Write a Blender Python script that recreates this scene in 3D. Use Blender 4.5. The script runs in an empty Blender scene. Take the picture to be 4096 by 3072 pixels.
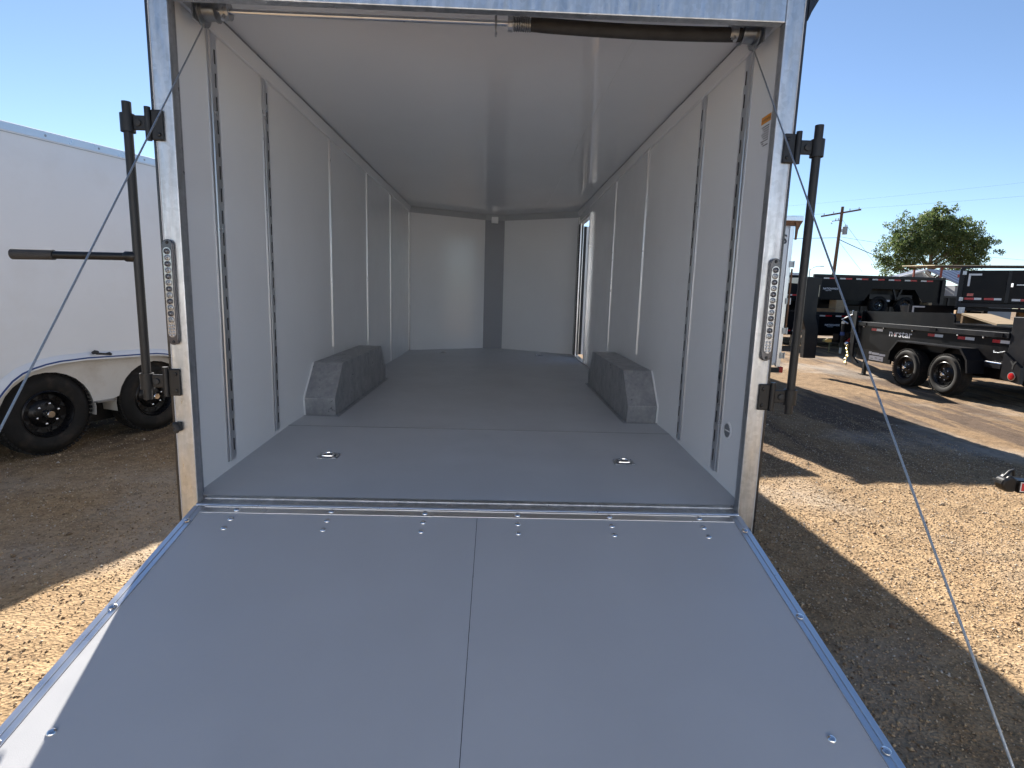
import bpy, bmesh, math, random
import numpy as np
from mathutils import Vector, Matrix, Euler
R = math.radians
random.seed(7); rng = np.random.default_rng(11)
SC = bpy.context.scene
COL = SC.collection

# ------------------------------------------------------------------ camera
cam_d = bpy.data.cameras.new('camera'); cam = bpy.data.objects.new('camera', cam_d); COL.objects.link(cam)
cam_d.sensor_width = 36.0; cam_d.lens = 36.0 * 2237.4 / 4096.0; cam_d.clip_start = 0.02; cam_d.clip_end = 3000
def cam_axes(yaw, pitch, roll):
    cy, sy, cp, sp, cr, sr = math.cos(yaw), math.sin(yaw), math.cos(pitch), math.sin(pitch), math.cos(roll), math.sin(roll)
    f = Vector((sy*cp, cy*cp, sp)); r = Vector((cy, -sy, 0)); u = r.cross(f)
    return r*cr + u*sr, -r*sr + u*cr, f
_r, _u, _f = cam_axes(0.0269, -0.1594, 0.0296)
cam.matrix_world = Matrix(((_r.x, _u.x, -_f.x, 0.0986), (_r.y, _u.y, -_f.y, -2.3154), (_r.z, _u.z, -_f.z, 1.4351), (0, 0, 0, 1)))
SC.camera = cam

# ------------------------------------------------------------------ light
SUN_EL, SUN_AZ = 32.5, -12.0          # azimuth from +Y, minus = towards -X
W = bpy.data.worlds.new('World'); SC.world = W; W.use_nodes = True
nt = W.node_tree; bg = nt.nodes['Background']
sky = nt.nodes.new('ShaderNodeTexSky'); sky.sky_type = 'NISHITA'; sky.sun_disc = False
sky.sun_elevation = R(SUN_EL); sky.sun_rotation = R(SUN_AZ); sky.altitude = 2200; sky.air_density = 1.0; sky.dust_density = 0.3; sky.ozone_density = 2.2
nt.links.new(sky.outputs[0], bg.inputs[0]); bg.inputs[1].default_value = 0.05
sun_d = bpy.data.lights.new('sun', 'SUN'); sun = bpy.data.objects.new('sun', sun_d); COL.objects.link(sun)
sun_d.energy = 4.15; sun_d.angle = R(0.55); sun_d.color = (1.0, 0.945, 0.86)
sd = Vector((math.sin(R(SUN_AZ))*math.cos(R(SUN_EL)), math.cos(R(SUN_AZ))*math.cos(R(SUN_EL)), math.sin(R(SUN_EL))))
sun.rotation_euler = sd.to_track_quat('Z', 'Y').to_euler(); sun.location = (0, 0, 12)
vs = SC.view_settings; vs.view_transform = 'Standard'; vs.look = 'None'; vs.gamma = 1.0; vs.use_curve_mapping = False
vs.exposure = 1.82
SC.cycles.max_bounces = 10; SC.cycles.diffuse_bounces = 6; SC.cycles.glossy_bounces = 5

# ------------------------------------------------------------------ materials
MATS = {}
class NT:
    def __init__(s, name):
        m = bpy.data.materials.new(name); m.use_nodes = True; s.m = m; s.t = m.node_tree; s.b = s.t.nodes['Principled BSDF']
    def n(s, typ, **kw):
        o = s.t.nodes.new(typ)
        for k, v in kw.items(): setattr(o, k, v)
        return o
    def l(s, a, b): s.t.links.new(a, b)
    def pos(s, scale=(1, 1, 1), obj=True):
        tc = s.n('ShaderNodeTexCoord'); mp = s.n('ShaderNodeMapping'); mp.inputs['Scale'].default_value = scale
        s.l(tc.outputs['Object'], mp.inputs[0]); return mp.outputs[0]
    def noise(s, vec, scale, detail=4, rough=.55):
        o = s.n('ShaderNodeTexNoise'); o.inputs['Scale'].default_value = scale; o.inputs['Detail'].default_value = detail; o.inputs['Roughness'].default_value = rough
        s.l(vec, o.inputs['Vector']); return o.outputs['Fac']
    def ramp(s, fac, stops):
        o = s.n('ShaderNodeValToRGB'); e = o.color_ramp.elements
        while len(e) < len(stops): e.new(.5)
        for i, (p, c) in enumerate(stops):
            e[i].position = p; e[i].color = (c, c, c, 1) if isinstance(c, (int, float)) else (*c, 1)
        s.l(fac, o.inputs[0]); return o.outputs[0]
    def mix(s, fac, a, b, blend='MIX'):
        o = s.n('ShaderNodeMix', data_type='RGBA', blend_type=blend)
        if isinstance(fac, float): o.inputs[0].default_value = fac
        else: s.l(fac, o.inputs[0])
        for i, v in ((6, a), (7, b)):
            if isinstance(v, tuple): o.inputs[i].default_value = (*v, 1)
            else: s.l(v, o.inputs[i])
        return o.outputs[2]
    def bump(s, h, strength=.3, dist=.01):
        o = s.n('ShaderNodeBump'); o.inputs['Strength'].default_value = strength; o.inputs['Distance'].default_value = dist
        s.l(h, o.inputs['Height']); s.l(o.outputs[0], s.b.inputs['Normal']); return o
def mat(name, col, rough=.5, metal=0.0, var=.06, vscale=3.0, bump=0.0, bscale=40.0, rvar=.08, coat=0.0, stretch=(1, 1, 1), spec=.5, dirt=None):
    k = NT(name); v = k.pos(stretch)
    n1 = k.noise(v, vscale, 5)
    lo = tuple(max(0, c*(1-var)) for c in col); hi = tuple(min(1, c*(1+var)) for c in col)
    c = k.ramp(n1, [(.3, lo), (.7, hi)])
    if dirt:
        dcol, amt, dsc = dirt
        n3 = k.noise(v, dsc, 7, .65); f = k.ramp(n3, [(.5, 0.0), (.75, amt)]); c = k.mix(f, c, dcol)
    k.l(c, k.b.inputs['Base Color'])
    n2 = k.noise(v, vscale*4, 4)
    k.l(k.ramp(n2, [(.25, max(.02, rough-rvar)), (.75, min(1, rough+rvar))]), k.b.inputs['Roughness'])
    k.b.inputs['Metallic'].default_value = metal; k.b.inputs['Coat Weight'].default_value = coat
    k.b.inputs['Specular IOR Level'].default_value = spec
    if coat: k.b.inputs['Coat Roughness'].default_value = .08
    if bump: k.bump(k.noise(v, bscale, 5), bump, .004)
    MATS[name] = k.m; return k.m
mat('wall_white', (.80, .815, .83), .17, var=.02, vscale=1.5, rvar=.04, bump=.03, bscale=6)
mat('ceiling_white', (.81, .825, .845), .07, var=.02, vscale=1.2, rvar=.02, bump=.012, bscale=3)
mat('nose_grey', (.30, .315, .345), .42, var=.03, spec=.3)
mat('floor_grey', (.52, .53, .545), .45, var=.05, vscale=2.5, bump=.12, bscale=260, dirt=((.42, .43, .44), .35, 3.0))
mat('ramp_grey', (.45, .45, .46), .45, var=.03, vscale=3, bump=.10, bscale=420, dirt=((.43, .43, .44), .3, 2.2))
mat('alu', (.72, .73, .75), .30, metal=1, var=.05, vscale=3, stretch=(1, 1, 1), rvar=.04)
mat('alu_dark', (.36, .37, .38), .38, metal=1, var=.08, vscale=8)
mat('trim_grey', (.42, .44, .46), .4, var=.03)
mat('black_gap', (.02, .021, .022), .6)
mat('skin_silver', (.56, .57, .59), .3, var=.02, coat=.3)
mat('black_skin', (.012, .012, .014), .3, coat=.3)
mat('black_steel', (.008, .008, .009), .42, var=.15, vscale=12, bump=.06, bscale=90, spec=.4, dirt=((.03, .026, .022), .5, 6))
mat('black_paint', (.0035, .004, .006), .34, var=.15, vscale=3, spec=.16, rvar=.05, dirt=((.03, .024, .018), .4, 1.6))
mat('grey_paint', (.010, .011, .014), .36, var=.15, vscale=3, spec=.28, rvar=.05, dirt=((.05, .04, .03), .4, 1.8))
mat('rubber', (.014, .0135, .013), .8, var=.2, vscale=14, bump=.25, bscale=60, spec=.3, dirt=((.09, .068, .05), .5, 5))
mat('rim_black', (.005, .005, .006), .3, var=.1, vscale=8, spec=.35)
mat('chrome', (.75, .75, .76), .14, metal=1, var=.05, vscale=20)
mat('white_paint', (.76, .77, .78), .2, var=.025, vscale=1.2, rvar=.04, bump=.02, bscale=3, coat=.3, dirt=((.52, .47, .40), .22, 1.4))
mat('fender_white', (.62, .60, .56), .4, var=.05, vscale=3, dirt=((.36, .30, .23), .55, 3))
mat('rust', (.20, .10, .05), .8, var=.35, vscale=14, bump=.4, bscale=60)
mat('tape_red', (.55, .02, .025), .3, var=.1, vscale=30)
mat('tape_white', (.72, .72, .72), .3, var=.06, vscale=30)
mat('decal_white', (.72, .73, .75), .45, var=.05, vscale=30)
mat('decal_ink', (.06, .06, .07), .5)
mat('decal_orange', (.75, .30, .03), .45)
mat('dark_blue', (.02, .06, .22), .4)
mat('lens_clear', (.40, .41, .43), .15, metal=.6, var=.2, vscale=60)
mat('lens_dark', (.08, .08, .09), .12, metal=.2)
mat('red_lens', (.45, .012, .012), .18)
mat('spring_black', (.035, .034, .034), .75, var=.2, vscale=20, bump=.4, bscale=50)
mat('cable_steel', (.38, .40, .42), .4, metal=.8, var=.15, vscale=200)
mat('wood_pale', (.36, .26, .15), .75, var=.2, vscale=6, stretch=(1, 6, 6), bump=.2, bscale=40)
mat('wood_brown', (.22, .13, .06), .8, var=.25, vscale=6, stretch=(1, 6, 6))
mat('pole_wood', (.13, .075, .045), .85, var=.25, vscale=3, stretch=(6, 6, .6))
mat('roof_metal', (.34, .36, .42), .35, metal=.5, var=.06, vscale=2)
mat('house_white', (.72, .71, .69), .6, var=.04)
mat('house_wall', (.30, .31, .32), .7, var=.06)
mat('red_steel', (.22, .035, .02), .6, var=.2)
mat('canopy_cream', (.62, .52, .34), .6, var=.1)
mat('canopy_brown', (.10, .065, .05), .7, var=.15)
mat('transformer_grey', (.33, .35, .36), .45)
mat('wire_dark', (.04, .045, .05), .6)
mat('bark', (.12, .085, .06), .9, var=.25, vscale=3, stretch=(5, 5, 1), bump=.5, bscale=8)
mat('caulk', (.72, .73, .73), .5)
mat('gold_chain', (.45, .36, .16), .35, metal=1)

def galvanised(name, dark=1.0, streak=(2.0, 2.0, .5)):
    k = NT(name); v = k.pos(streak)
    vo = k.n('ShaderNodeTexVoronoi'); vo.inputs['Scale'].default_value = 60; k.l(k.pos((1, 1, 1)), vo.inputs['Vector'])
    spang = k.ramp(vo.outputs['Color'], [(.0, .82), (1.0, 1.0)])
    n1 = k.noise(v, 7, 6, .65)
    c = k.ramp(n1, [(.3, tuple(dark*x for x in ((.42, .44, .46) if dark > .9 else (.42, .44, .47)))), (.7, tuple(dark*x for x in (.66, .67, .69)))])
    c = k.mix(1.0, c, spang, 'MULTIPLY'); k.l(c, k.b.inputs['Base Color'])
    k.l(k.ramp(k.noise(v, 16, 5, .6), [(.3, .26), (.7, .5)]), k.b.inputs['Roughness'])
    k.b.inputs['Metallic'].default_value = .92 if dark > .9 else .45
    k.bump(k.noise(v, 25, 5), .12, .004)
    MATS[name] = k.m
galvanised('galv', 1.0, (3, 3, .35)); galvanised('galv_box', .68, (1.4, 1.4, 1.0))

def ground_material():
    k = NT('dirt_gravel'); tc = k.n('ShaderNodeTexCoord'); P = tc.outputs['Object']
    def mpr(sc, rot):
        a = k.n('ShaderNodeMapping'); a.inputs['Rotation'].default_value = (0, 0, rot); k.l(P, a.inputs[0]); b = k.n('ShaderNodeMapping'); b.inputs['Scale'].default_value = sc; k.l(a.outputs[0], b.inputs[0]); return b.outputs[0]
    def mp(sc, rot=0):
        m = k.n('ShaderNodeMapping'); m.inputs['Scale'].default_value = sc; m.inputs['Rotation'].default_value = (0, 0, rot); k.l(P, m.inputs[0]); return m.outputs[0]
    big = k.noise(mp((1, 1, 1)), .45, 4); tracks = k.noise(mpr((1.9, .22, 1), R(9)), 1.25, 6, .6); mid = k.noise(mp((1, 1, 1)), 6, 6, .6); fine = k.noise(mp((1, 1, 1)), 46, 5, .7)
    vo = k.n('ShaderNodeTexVoronoi'); vo.inputs['Scale'].default_value = 75; k.l(P, vo.inputs['Vector'])
    base = k.ramp(mid, [(.25, (.315, .205, .110)), (.55, (.395, .270, .150)), (.8, (.455, .322, .188))])
    peb = k.ramp(vo.outputs['Color'], [(.0, (.60, .58, .56)), (.5, (1, 1, 1)), (1, (1.0, .96, .92))])
    c = k.mix(.8, base, peb, 'MULTIPLY')
    gr = k.ramp(fine, [(.32, .55), (.50, 1.0)]); c = k.mix(.8, c, gr, 'MULTIPLY')
    mud = k.ramp(tracks, [(.49, 0.0), (.57, 1.0)]); sx = k.n('ShaderNodeSeparateXYZ'); k.l(P, sx.inputs[0]); mr = k.n('ShaderNodeMapRange'); k.l(sx.outputs['Y'], mr.inputs[0]); mr.inputs[1].default_value = 1.9; mr.inputs[2].default_value = 3.4; mm = k.n('ShaderNodeMath', operation='MULTIPLY'); k.l(mud, mm.inputs[0]); k.l(mr.outputs[0], mm.inputs[1]); mud = mm.outputs[0]; dm = k.n('ShaderNodeMath', operation='MULTIPLY'); k.l(mr.outputs[0], dm.inputs[0]); dm.inputs[1].default_value = .8; c = k.mix(dm.outputs[0], c, k.mix(1.0, c, (.60, .57, .56), 'MULTIPLY')); c = k.mix(mud, c, k.mix(.75, (.115, .076, .05), gr, 'MULTIPLY'))
    pale = k.ramp(big, [(.52, 0.0), (.68, .55)]); c = k.mix(pale, c, (.40, .355, .30))
    cl = k.ramp(k.noise(mp((1, 1, 1)), 13, 8, .78), [(.40, .42), (.52, 1.0)]); c = k.mix(.45, c, cl, 'MULTIPLY'); cl2 = k.ramp(k.noise(mp((1, .5, 1), R(14)), 2.2, 7, .7), [(.36, .7), (.50, 1.0)]); c = k.mix(.5, c, cl2, 'MULTIPLY')
    k.l(c, k.b.inputs['Base Color']); k.b.inputs['Roughness'].default_value = .93; k.b.inputs['Specular IOR Level'].default_value = .2
    h = k.n('ShaderNodeMath', operation='ADD'); k.l(fine, h.inputs[0]); k.l(vo.outputs['Distance'], h.inputs[1])
    h2 = k.n('ShaderNodeMath', operation='MULTIPLY_ADD'); k.l(mid, h2.inputs[0]); h2.inputs[1].default_value = 1.6; k.l(h.outputs[0], h2.inputs[2])
    k.bump(h2.outputs[0], .55, .012); MATS['ground'] = k.m
ground_material()
def pebble_material():
    k = NT('pebble'); oi = k.n('ShaderNodeNewGeometry')
    c = k.ramp(oi.outputs['Random Per Island'], [(0, (.15, .10, .065)), (.35, (.38, .265, .155)), (.85, (.48, .355, .225)), (1, (.52, .47, .41))]); k.l(c, k.b.inputs['Base Color'])
    k.b.inputs['Roughness'].default_value = .9; MATS['pebble'] = k.m
pebble_material()
def leaf_material():
    k = NT('leaf'); g = k.n('ShaderNodeNewGeometry')
    c = k.ramp(g.outputs['Random Per Island'], [(0, (.05, .085, .032)), (.5, (.10, .145, .048)), (1, (.19, .22, .07))]); k.l(c, k.b.inputs['Base Color'])
    k.b.inputs['Roughness'].default_value = .6
    tr = k.n('ShaderNodeBsdfTranslucent'); k.l(c, tr.inputs[0]); ms = k.n('ShaderNodeMixShader'); ms.inputs[0].default_value = .5
    k.l(k.b.outputs[0], ms.inputs[1]); k.l(tr.outputs[0], ms.inputs[2]); k.l(ms.outputs[0], k.t.nodes['Material Output'].inputs[0]); MATS['leaf'] = k.m
leaf_material()

# ------------------------------------------------------------------ mesh helpers
class MB:
    def __init__(s): s.v = []; s.f = []
    def add(s, vs, fs):
        o = len(s.v); s.v += [tuple(v) for v in vs]; s.f += [tuple(i+o for i in f) for f in fs]; return s
    def box(s, x0, x1, y0, y1, z0, z1):
        return s.add([(x0,y0,z0),(x1,y0,z0),(x1,y1,z0),(x0,y1,z0),(x0,y0,z1),(x1,y0,z1),(x1,y1,z1),(x0,y1,z1)],
                     [(0,3,2,1),(4,5,6,7),(0,1,5,4),(1,2,6,5),(2,3,7,6),(3,0,4,7)])
    def prism(s, pts, off):
        """planar polygon (3d points) extruded by vector off"""
        n = len(pts); o = Vector(off); a = [Vector(p) for p in pts]; b = [p+o for p in a]
        return s.add(a+b, [tuple(range(n))[::-1], tuple(range(n, 2*n))] + [(i, (i+1) % n, n+(i+1) % n, n+i) for i in range(n)])
    def beam(s, a, b, w, h, up=(0, 0, 1)):
        a = Vector(a); b = Vector(b); d = (b-a).normalized(); r = d.cross(Vector(up)).normalized()*w/2; u = r.cross(d).normalized()*h/2
        return s.prism([a-r-u, a+r-u, a+r+u, a-r+u], b-a)
    def tube(s, pts, rad, n=12, cap=True):
        pts = [Vector(p) for p in pts]; rads = rad if isinstance(rad, (list, tuple)) else [rad]*len(pts); o = len(s.v); prev = None
        for i, p in enumerate(pts):
            d = (pts[min(i+1, len(pts)-1)]-pts[max(i-1, 0)]).normalized()
            ref = prev if prev is not None else (Vector((0, 0, 1)) if abs(d.z) < .9 else Vector((1, 0, 0)))
            r = d.cross(ref).normalized() if prev is None else (ref - d*ref.dot(d)).normalized(); prev = r; u = d.cross(r)
            s.v += [tuple(p+(r*math.cos(2*math.pi*k/n)+u*math.sin(2*math.pi*k/n))*rads[i]) for k in range(n)]
        for i in range(len(pts)-1):
            for k in range(n): s.f.append((o+i*n+k, o+i*n+(k+1) % n, o+(i+1)*n+(k+1) % n, o+(i+1)*n+k))
        if cap: s.f.append(tuple(o+k for k in range(n))[::-1]); s.f.append(tuple(o+(len(pts)-1)*n+k for k in range(n)))
        return s
    def revolve(s, prof, c, axis=(1, 0, 0), n=32):
        """prof: (axial, radius); closed revolve about axis through c"""
        ax = Vector(axis).normalized(); e1 = ax.cross(Vector((0, 0, 1)) if abs(ax.z) < .9 else Vector((1, 0, 0))).normalized(); e2 = ax.cross(e1); c = Vector(c); o = len(s.v); m = len(prof)
        for k in range(n):
            a = 2*math.pi*k/n; d = e1*math.cos(a)+e2*math.sin(a)
            s.v += [tuple(c+ax*t+d*r) for t, r in prof]
        for k in range(n):
            k2 = (k+1) % n
            for j in range(m-1): s.f.append((o+k*m+j, o+k2*m+j, o+k2*m+j+1, o+k*m+j+1))
        return s
    def build(s, name, material, parent=None, smooth=False, bevel=0.0, mats=None):
        me = bpy.data.meshes.new(name); me.from_pydata(s.v, [], s.f); me.validate()
        bm = bmesh.new(); bm.from_mesh(me); bmesh.ops.recalc_face_normals(bm, faces=bm.faces); bm.to_mesh(me); bm.free()
        me.materials.append(MATS[material]); o = bpy.data.objects.new(name, me); COL.objects.link(o)
        if parent: o.parent = parent
        if smooth:
            me.polygons.foreach_set('use_smooth', [True]*len(me.polygons)); me.set_sharp_from_angle(angle=R(38))
        if bevel:
            m = o.modifiers.new('bevel', 'BEVEL'); m.width = bevel; m.segments = 2; m.limit_method = 'ANGLE'; m.angle_limit = R(40)
        return o
def box(name, material, parent, x0, x1, y0, y1, z0, z1, bevel=0.0): return MB().box(x0, x1, y0, y1, z0, z1).build(name, material, parent, bevel=bevel)
def thing(name, label, cat, loc=(0, 0, 0), rotz=0.0, group=None):
    o = bpy.data.objects.new(name, None); COL.objects.link(o); o.location = loc; o.rotation_euler = (0, 0, rotz); o['label'] = label; o['category'] = cat
    if group: o['group'] = group
    o.empty_display_size = .2; return o
def tag(o, label, cat, group=None):
    o['label'] = label; o['category'] = cat
    if group: o['group'] = group
    return o
def lettering(name, txt, material, parent, origin, right, up, height, squeeze=1.0, bold=0.0, shear=0.0):
    cu = bpy.data.curves.new('t', 'FONT'); cu.body = txt; cu.size = 1.0; cu.offset = bold; cu.extrude = 0.0; cu.shear = shear; cu.resolution_u = 3
    t = bpy.data.objects.new('t', cu); COL.objects.link(t); dg = bpy.context.evaluated_depsgraph_get(); me = bpy.data.meshes.new_from_object(t.evaluated_get(dg))
    bpy.data.objects.remove(t); r = Vector(right).normalized()*height*squeeze; u = Vector(up).normalized()*height; og = Vector(origin); n = Vector(right).cross(Vector(up)).normalized()
    for v in me.vertices: v.co = og + r*v.co.x + u*v.co.y + n*v.co.z
    me.materials.clear(); me.materials.append(MATS[material]); o = bpy.data.objects.new(name, me); COL.objects.link(o); o.parent = parent; return o
def share(src, parent, off, name=None):
    o = src.copy(); COL.objects.link(o); o.parent = parent; o.location = Vector(src.location)+Vector(off); return o

def vnoise(x, y, seed=0):
    """tileless value noise, numpy"""
    xi = np.floor(x).astype(np.int64); yi = np.floor(y).astype(np.int64); fx = x-xi; fy = y-yi; fx = fx*fx*(3-2*fx); fy = fy*fy*(3-2*fy)
    def h(a, b):
        n = (a*374761393 + b*668265263 + seed*1442695041) & 0xFFFFFFFF; n = ((n ^ (n >> 13))*1274126177) & 0xFFFFFFFF; return ((n ^ (n >> 16)) & 0xFFFF)/65535.0
    return (h(xi, yi)*(1-fx)+h(xi+1, yi)*fx)*(1-fy)+(h(xi, yi+1)*(1-fx)+h(xi+1, yi+1)*fx)*fy
def ground_h(x, y):
    rx = x*math.cos(R(14)) + y*math.sin(R(14)); ry = -x*math.sin(R(14)) + y*math.cos(R(14))
    rut = vnoise(rx*3.2, ry*.35, 3)-.5 + .5*(vnoise(rx*7, ry*.7, 4)-.5)
    h = .016*rut + .010*(vnoise(x*3, y*3, 5)-.5) + .010*(vnoise(x*9, y*9, 6)-.5) + .008*(vnoise(x*24, y*24, 7)-.5)
    return h - .012

# ------------------------------------------------------------------ ground
def lines(a, b, step, far):
    c = list(np.arange(a, b+1e-6, step)); s = step; lo = a; hi = b
    while lo > -far: s *= 1.16; lo -= s; c.insert(0, lo)
    s = step
    while hi < far: s *= 1.16; hi += s; c.append(hi)
    return np.array(c)
gx = lines(-5.0, 9.5, .036, 900.0); gy = lines(-2.6, 9.0, .036, 900.0)
X, Y = np.meshgrid(gx, gy); fade = np.clip(1-(np.hypot(X-1, Y-3)-9)/30, 0, 1)
Z = ground_h(X, Y)*fade - .012*(1-fade)
nx, ny = len(gx), len(gy); me = bpy.data.meshes.new('ground')
co = np.stack([X, Y, Z], -1).reshape(-1, 3); idx = np.arange(nx*ny).reshape(ny, nx)
q = np.stack([idx[:-1, :-1], idx[:-1, 1:], idx[1:, 1:], idx[1:, :-1]], -1).reshape(-1, 4)
me.vertices.add(len(co)); me.vertices.foreach_set('co', co.ravel()); me.loops.add(q.size); me.loops.foreach_set('vertex_index', q.ravel())
me.polygons.add(len(q)); me.polygons.foreach_set('loop_start', np.arange(0, q.size, 4)); me.polygons.foreach_set('use_smooth', np.ones(len(q), bool)); me.update(); me.validate()
me.materials.append(MATS['ground']); g = bpy.data.objects.new('ground', me); COL.objects.link(g); g['kind'] = 'structure'

def pebbles(n):
    base = np.array([(1,0,0),(-1,0,0),(0,1,0),(0,-1,0),(0,0,1),(0,0,-.6)]); tri = np.array([(0,2,4),(2,1,4),(1,3,4),(3,0,4),(2,0,5),(1,2,5),(3,1,5),(0,3,5)])
    x = np.concatenate([rng.uniform(-5.5, -1.2, n//3), rng.uniform(1.2, 5.0, n-n//3)]); y = rng.uniform(-2.0, 1.0, n) + np.abs(rng.normal(0, 2.2, n))
    keep = ~((np.abs(x) < 1.28) & (y > -2.3)); x = x[keep]; y = y[keep]; m = len(x)
    r = .0032 + .0050*rng.random(m)**3 + .010*(rng.random(m) > .997)
    z = ground_h(x, y) + r*.25; sc = r[:, None]*rng.uniform(.6, 1.25, (m, 3)); a = rng.uniform(0, 6.28, m); ca, sa = np.cos(a), np.sin(a)
    v = base[None]*sc[:, None] + rng.normal(0, .12, (m, 6, 3))*r[:, None, None]
    vx = v[..., 0]*ca[:, None]-v[..., 1]*sa[:, None]; vy = v[..., 0]*sa[:, None]+v[..., 1]*ca[:, None]
    v = np.stack([vx+x[:, None], vy+y[:, None], v[..., 2]+z[:, None]], -1).reshape(-1, 3); f = (tri[None]+(np.arange(m)*6)[:, None, None]).reshape(-1, 3)
    me = bpy.data.meshes.new('gravel'); me.vertices.add(len(v)); me.vertices.foreach_set('co', v.ravel()); me.loops.add(f.size); me.loops.foreach_set('vertex_index', f.ravel().astype(np.int32))
    me.polygons.add(len(f)); me.polygons.foreach_set('loop_start', np.arange(0, f.size, 3)); me.update(); me.validate(); me.materials.append(MATS['pebble'])
    o = bpy.data.objects.new('gravel', me); COL.objects.link(o); o['kind'] = 'stuff'; tag(o, 'loose pale and brown pebbles scattered over the dirt', 'gravel')
pebbles(95000)

# ------------------------------------------------------------------ shared wheel builder (axis = local x, outer face towards sign*x)
def wheel(parent, x, y, z, r, width, sign, spokes=8, nuts=6, rimr=.6):
    ax = (sign, 0, 0); rr = r*rimr; w = width
    rim = MB().revolve([(-w, rr*.98), (-.012, rr*.98), (0.0, rr), (.006, rr*.96), (-.012, rr*.90), (-.055, rr*.84), (-.062, rr*.60), (-.045, rr*.50), (-.030, rr*.34), (-.028, .001)], (x, y, z), ax, 40).build('wheel', 'rim_black', parent, smooth=True)
    th = r-rr; prof = [(-w, rr), (-w*1.02, rr+th*.5), (-w*.96, r-.03), (-w*.86, r-.006), (-w*.5, r), (-w*.14, r-.006), (-.006, r-.035), (.012, rr+th*.62), (.016, rr+th*.45), (.008, rr+th*.12), (-.004, rr)]
    MB().revolve(prof, (x, y, z), ax, 56).build('tyre', 'rubber', rim, smooth=True)
    m = MB(); nb = 60                                                     # tread blocks round the shoulder
    for k in range(nb):
        a = 2*math.pi*k/nb; d = Vector((0, math.cos(a), math.sin(a))); t = Vector((0, -math.sin(a), math.cos(a))); c = Vector((x, y, z))
        for t0, t1 in ((-.10, -.02), (-.36, -.18), (-.62, -.44)):
            p = [c+d*(r-.012)+t*s*.011*r/.33+Vector((sign*u*w, 0, 0)) for u, s in ((t0, -1), (t0, 1), (t1, 1), (t1, -1))]
            m.prism(p, d*.016)
    m.build('tread', 'rubber', rim)
    MB().revolve([(-.02, .001+r*.10), (.028, r*.095), (.036, r*.075), (.036, .001)], (x, y, z), ax, 16).build('hub_cap', 'chrome', rim, smooth=True)
    for k in range(nuts):
        a = 2*math.pi*(k+.3)/nuts; c = Vector((x, y+math.cos(a)*rr*.43, z+math.sin(a)*rr*.43))
        MB().revolve([(-.03, .011), (-.008, .010), (-.004, .001)], c, ax, 6).build('lug_nut', 'chrome', rim)
    for k in range(spokes):
        a = 2*math.pi*(k+.5)/spokes; rad = Vector((0, math.cos(a), math.sin(a))); t = Vector((0, -math.sin(a), math.cos(a))); c = Vector((x-sign*.052, y, z))
        pts = [c+rad*rr*.63, c+rad*rr*.80+t*rr*.13, c+rad*rr*.80-t*rr*.13]
        MB().prism(pts, Vector((sign*.004, 0, 0))).build('rim_opening', 'black_gap', rim)
    return rim

# ================================================================== the open trailer
T = thing('enclosed_trailer', 'enclosed trailer with white lined interior, open with its grey ramp door lowered', 'trailer')
XI, XO, ZF, ZC = 1.225, 1.25, .5665, 2.636
NOSE = [(-XI, 6.03), (-.147, 6.65), (.155, 6.65), (XI, 6.03)]
# floor: front deck and the dropped tail section
MB().prism([(-XI, 1.20, ZF), (XI, 1.20, ZF), (XI, 6.03, ZF), (.155, 6.65, ZF), (-.147, 6.65, ZF), (-XI, 6.03, ZF)], (0, 0, -.05)).build('deck', 'floor_grey', T)
MB().prism([(-XI, .082, .519), (-XI, 1.196, ZF-.0005), (-XI, 1.196, ZF-.05), (-XI, .082, .47)], (2*XI, 0, 0)).build('tail_deck', 'floor_grey', T)
box('deck_joint', 'alu_dark', T, -XI, XI, 1.192, 1.204, ZF+.0005, ZF+.002)
# wall panels, joints under the strips
YS = [.085, 1.01, 2.20, 3.41, 4.61, 6.03]
for sx in (-1, 1):
    for i in range(5):
        a, b = YS[i]+.0015, YS[i+1]-.0015; x0, x1 = sorted((sx*XI, sx*(XI+.010)))
        zb = .515 if i == 0 else .55
        if sx == 1 and i == 4:                                            # panel round the side door opening
            box('wall_panel', 'wall_white', T, x0, x1, a, 4.86, zb, ZC); box('wall_panel', 'wall_white', T, x0, x1, 5.75, b, zb, ZC)
            box('wall_panel', 'wall_white', T, x0, x1, 4.862, 5.748, 2.44, ZC)
        else: box('wall_panel', 'wall_white', T, x0, x1, a, b, zb, ZC)
    xs = sorted((sx*(XI+.012), sx*XO)); s = 'skin'
    if sx == -1: box(s, 'skin_silver', T, xs[0], xs[1], .0, 6.03, .42, 2.70)
    else:
        box(s, 'skin_silver', T, xs[0], xs[1], .0, 4.86, .42, 2.70); box(s, 'skin_silver', T, xs[0], xs[1], 5.75, 6.03, .42, 2.70); box(s, 'skin_silver', T, xs[0], xs[1], 4.862, 5.748, 2.44, 2.70)
        box(s, 'skin_silver', T, xs[0], xs[1], 4.862, 5.748, .42, .575)
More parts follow.
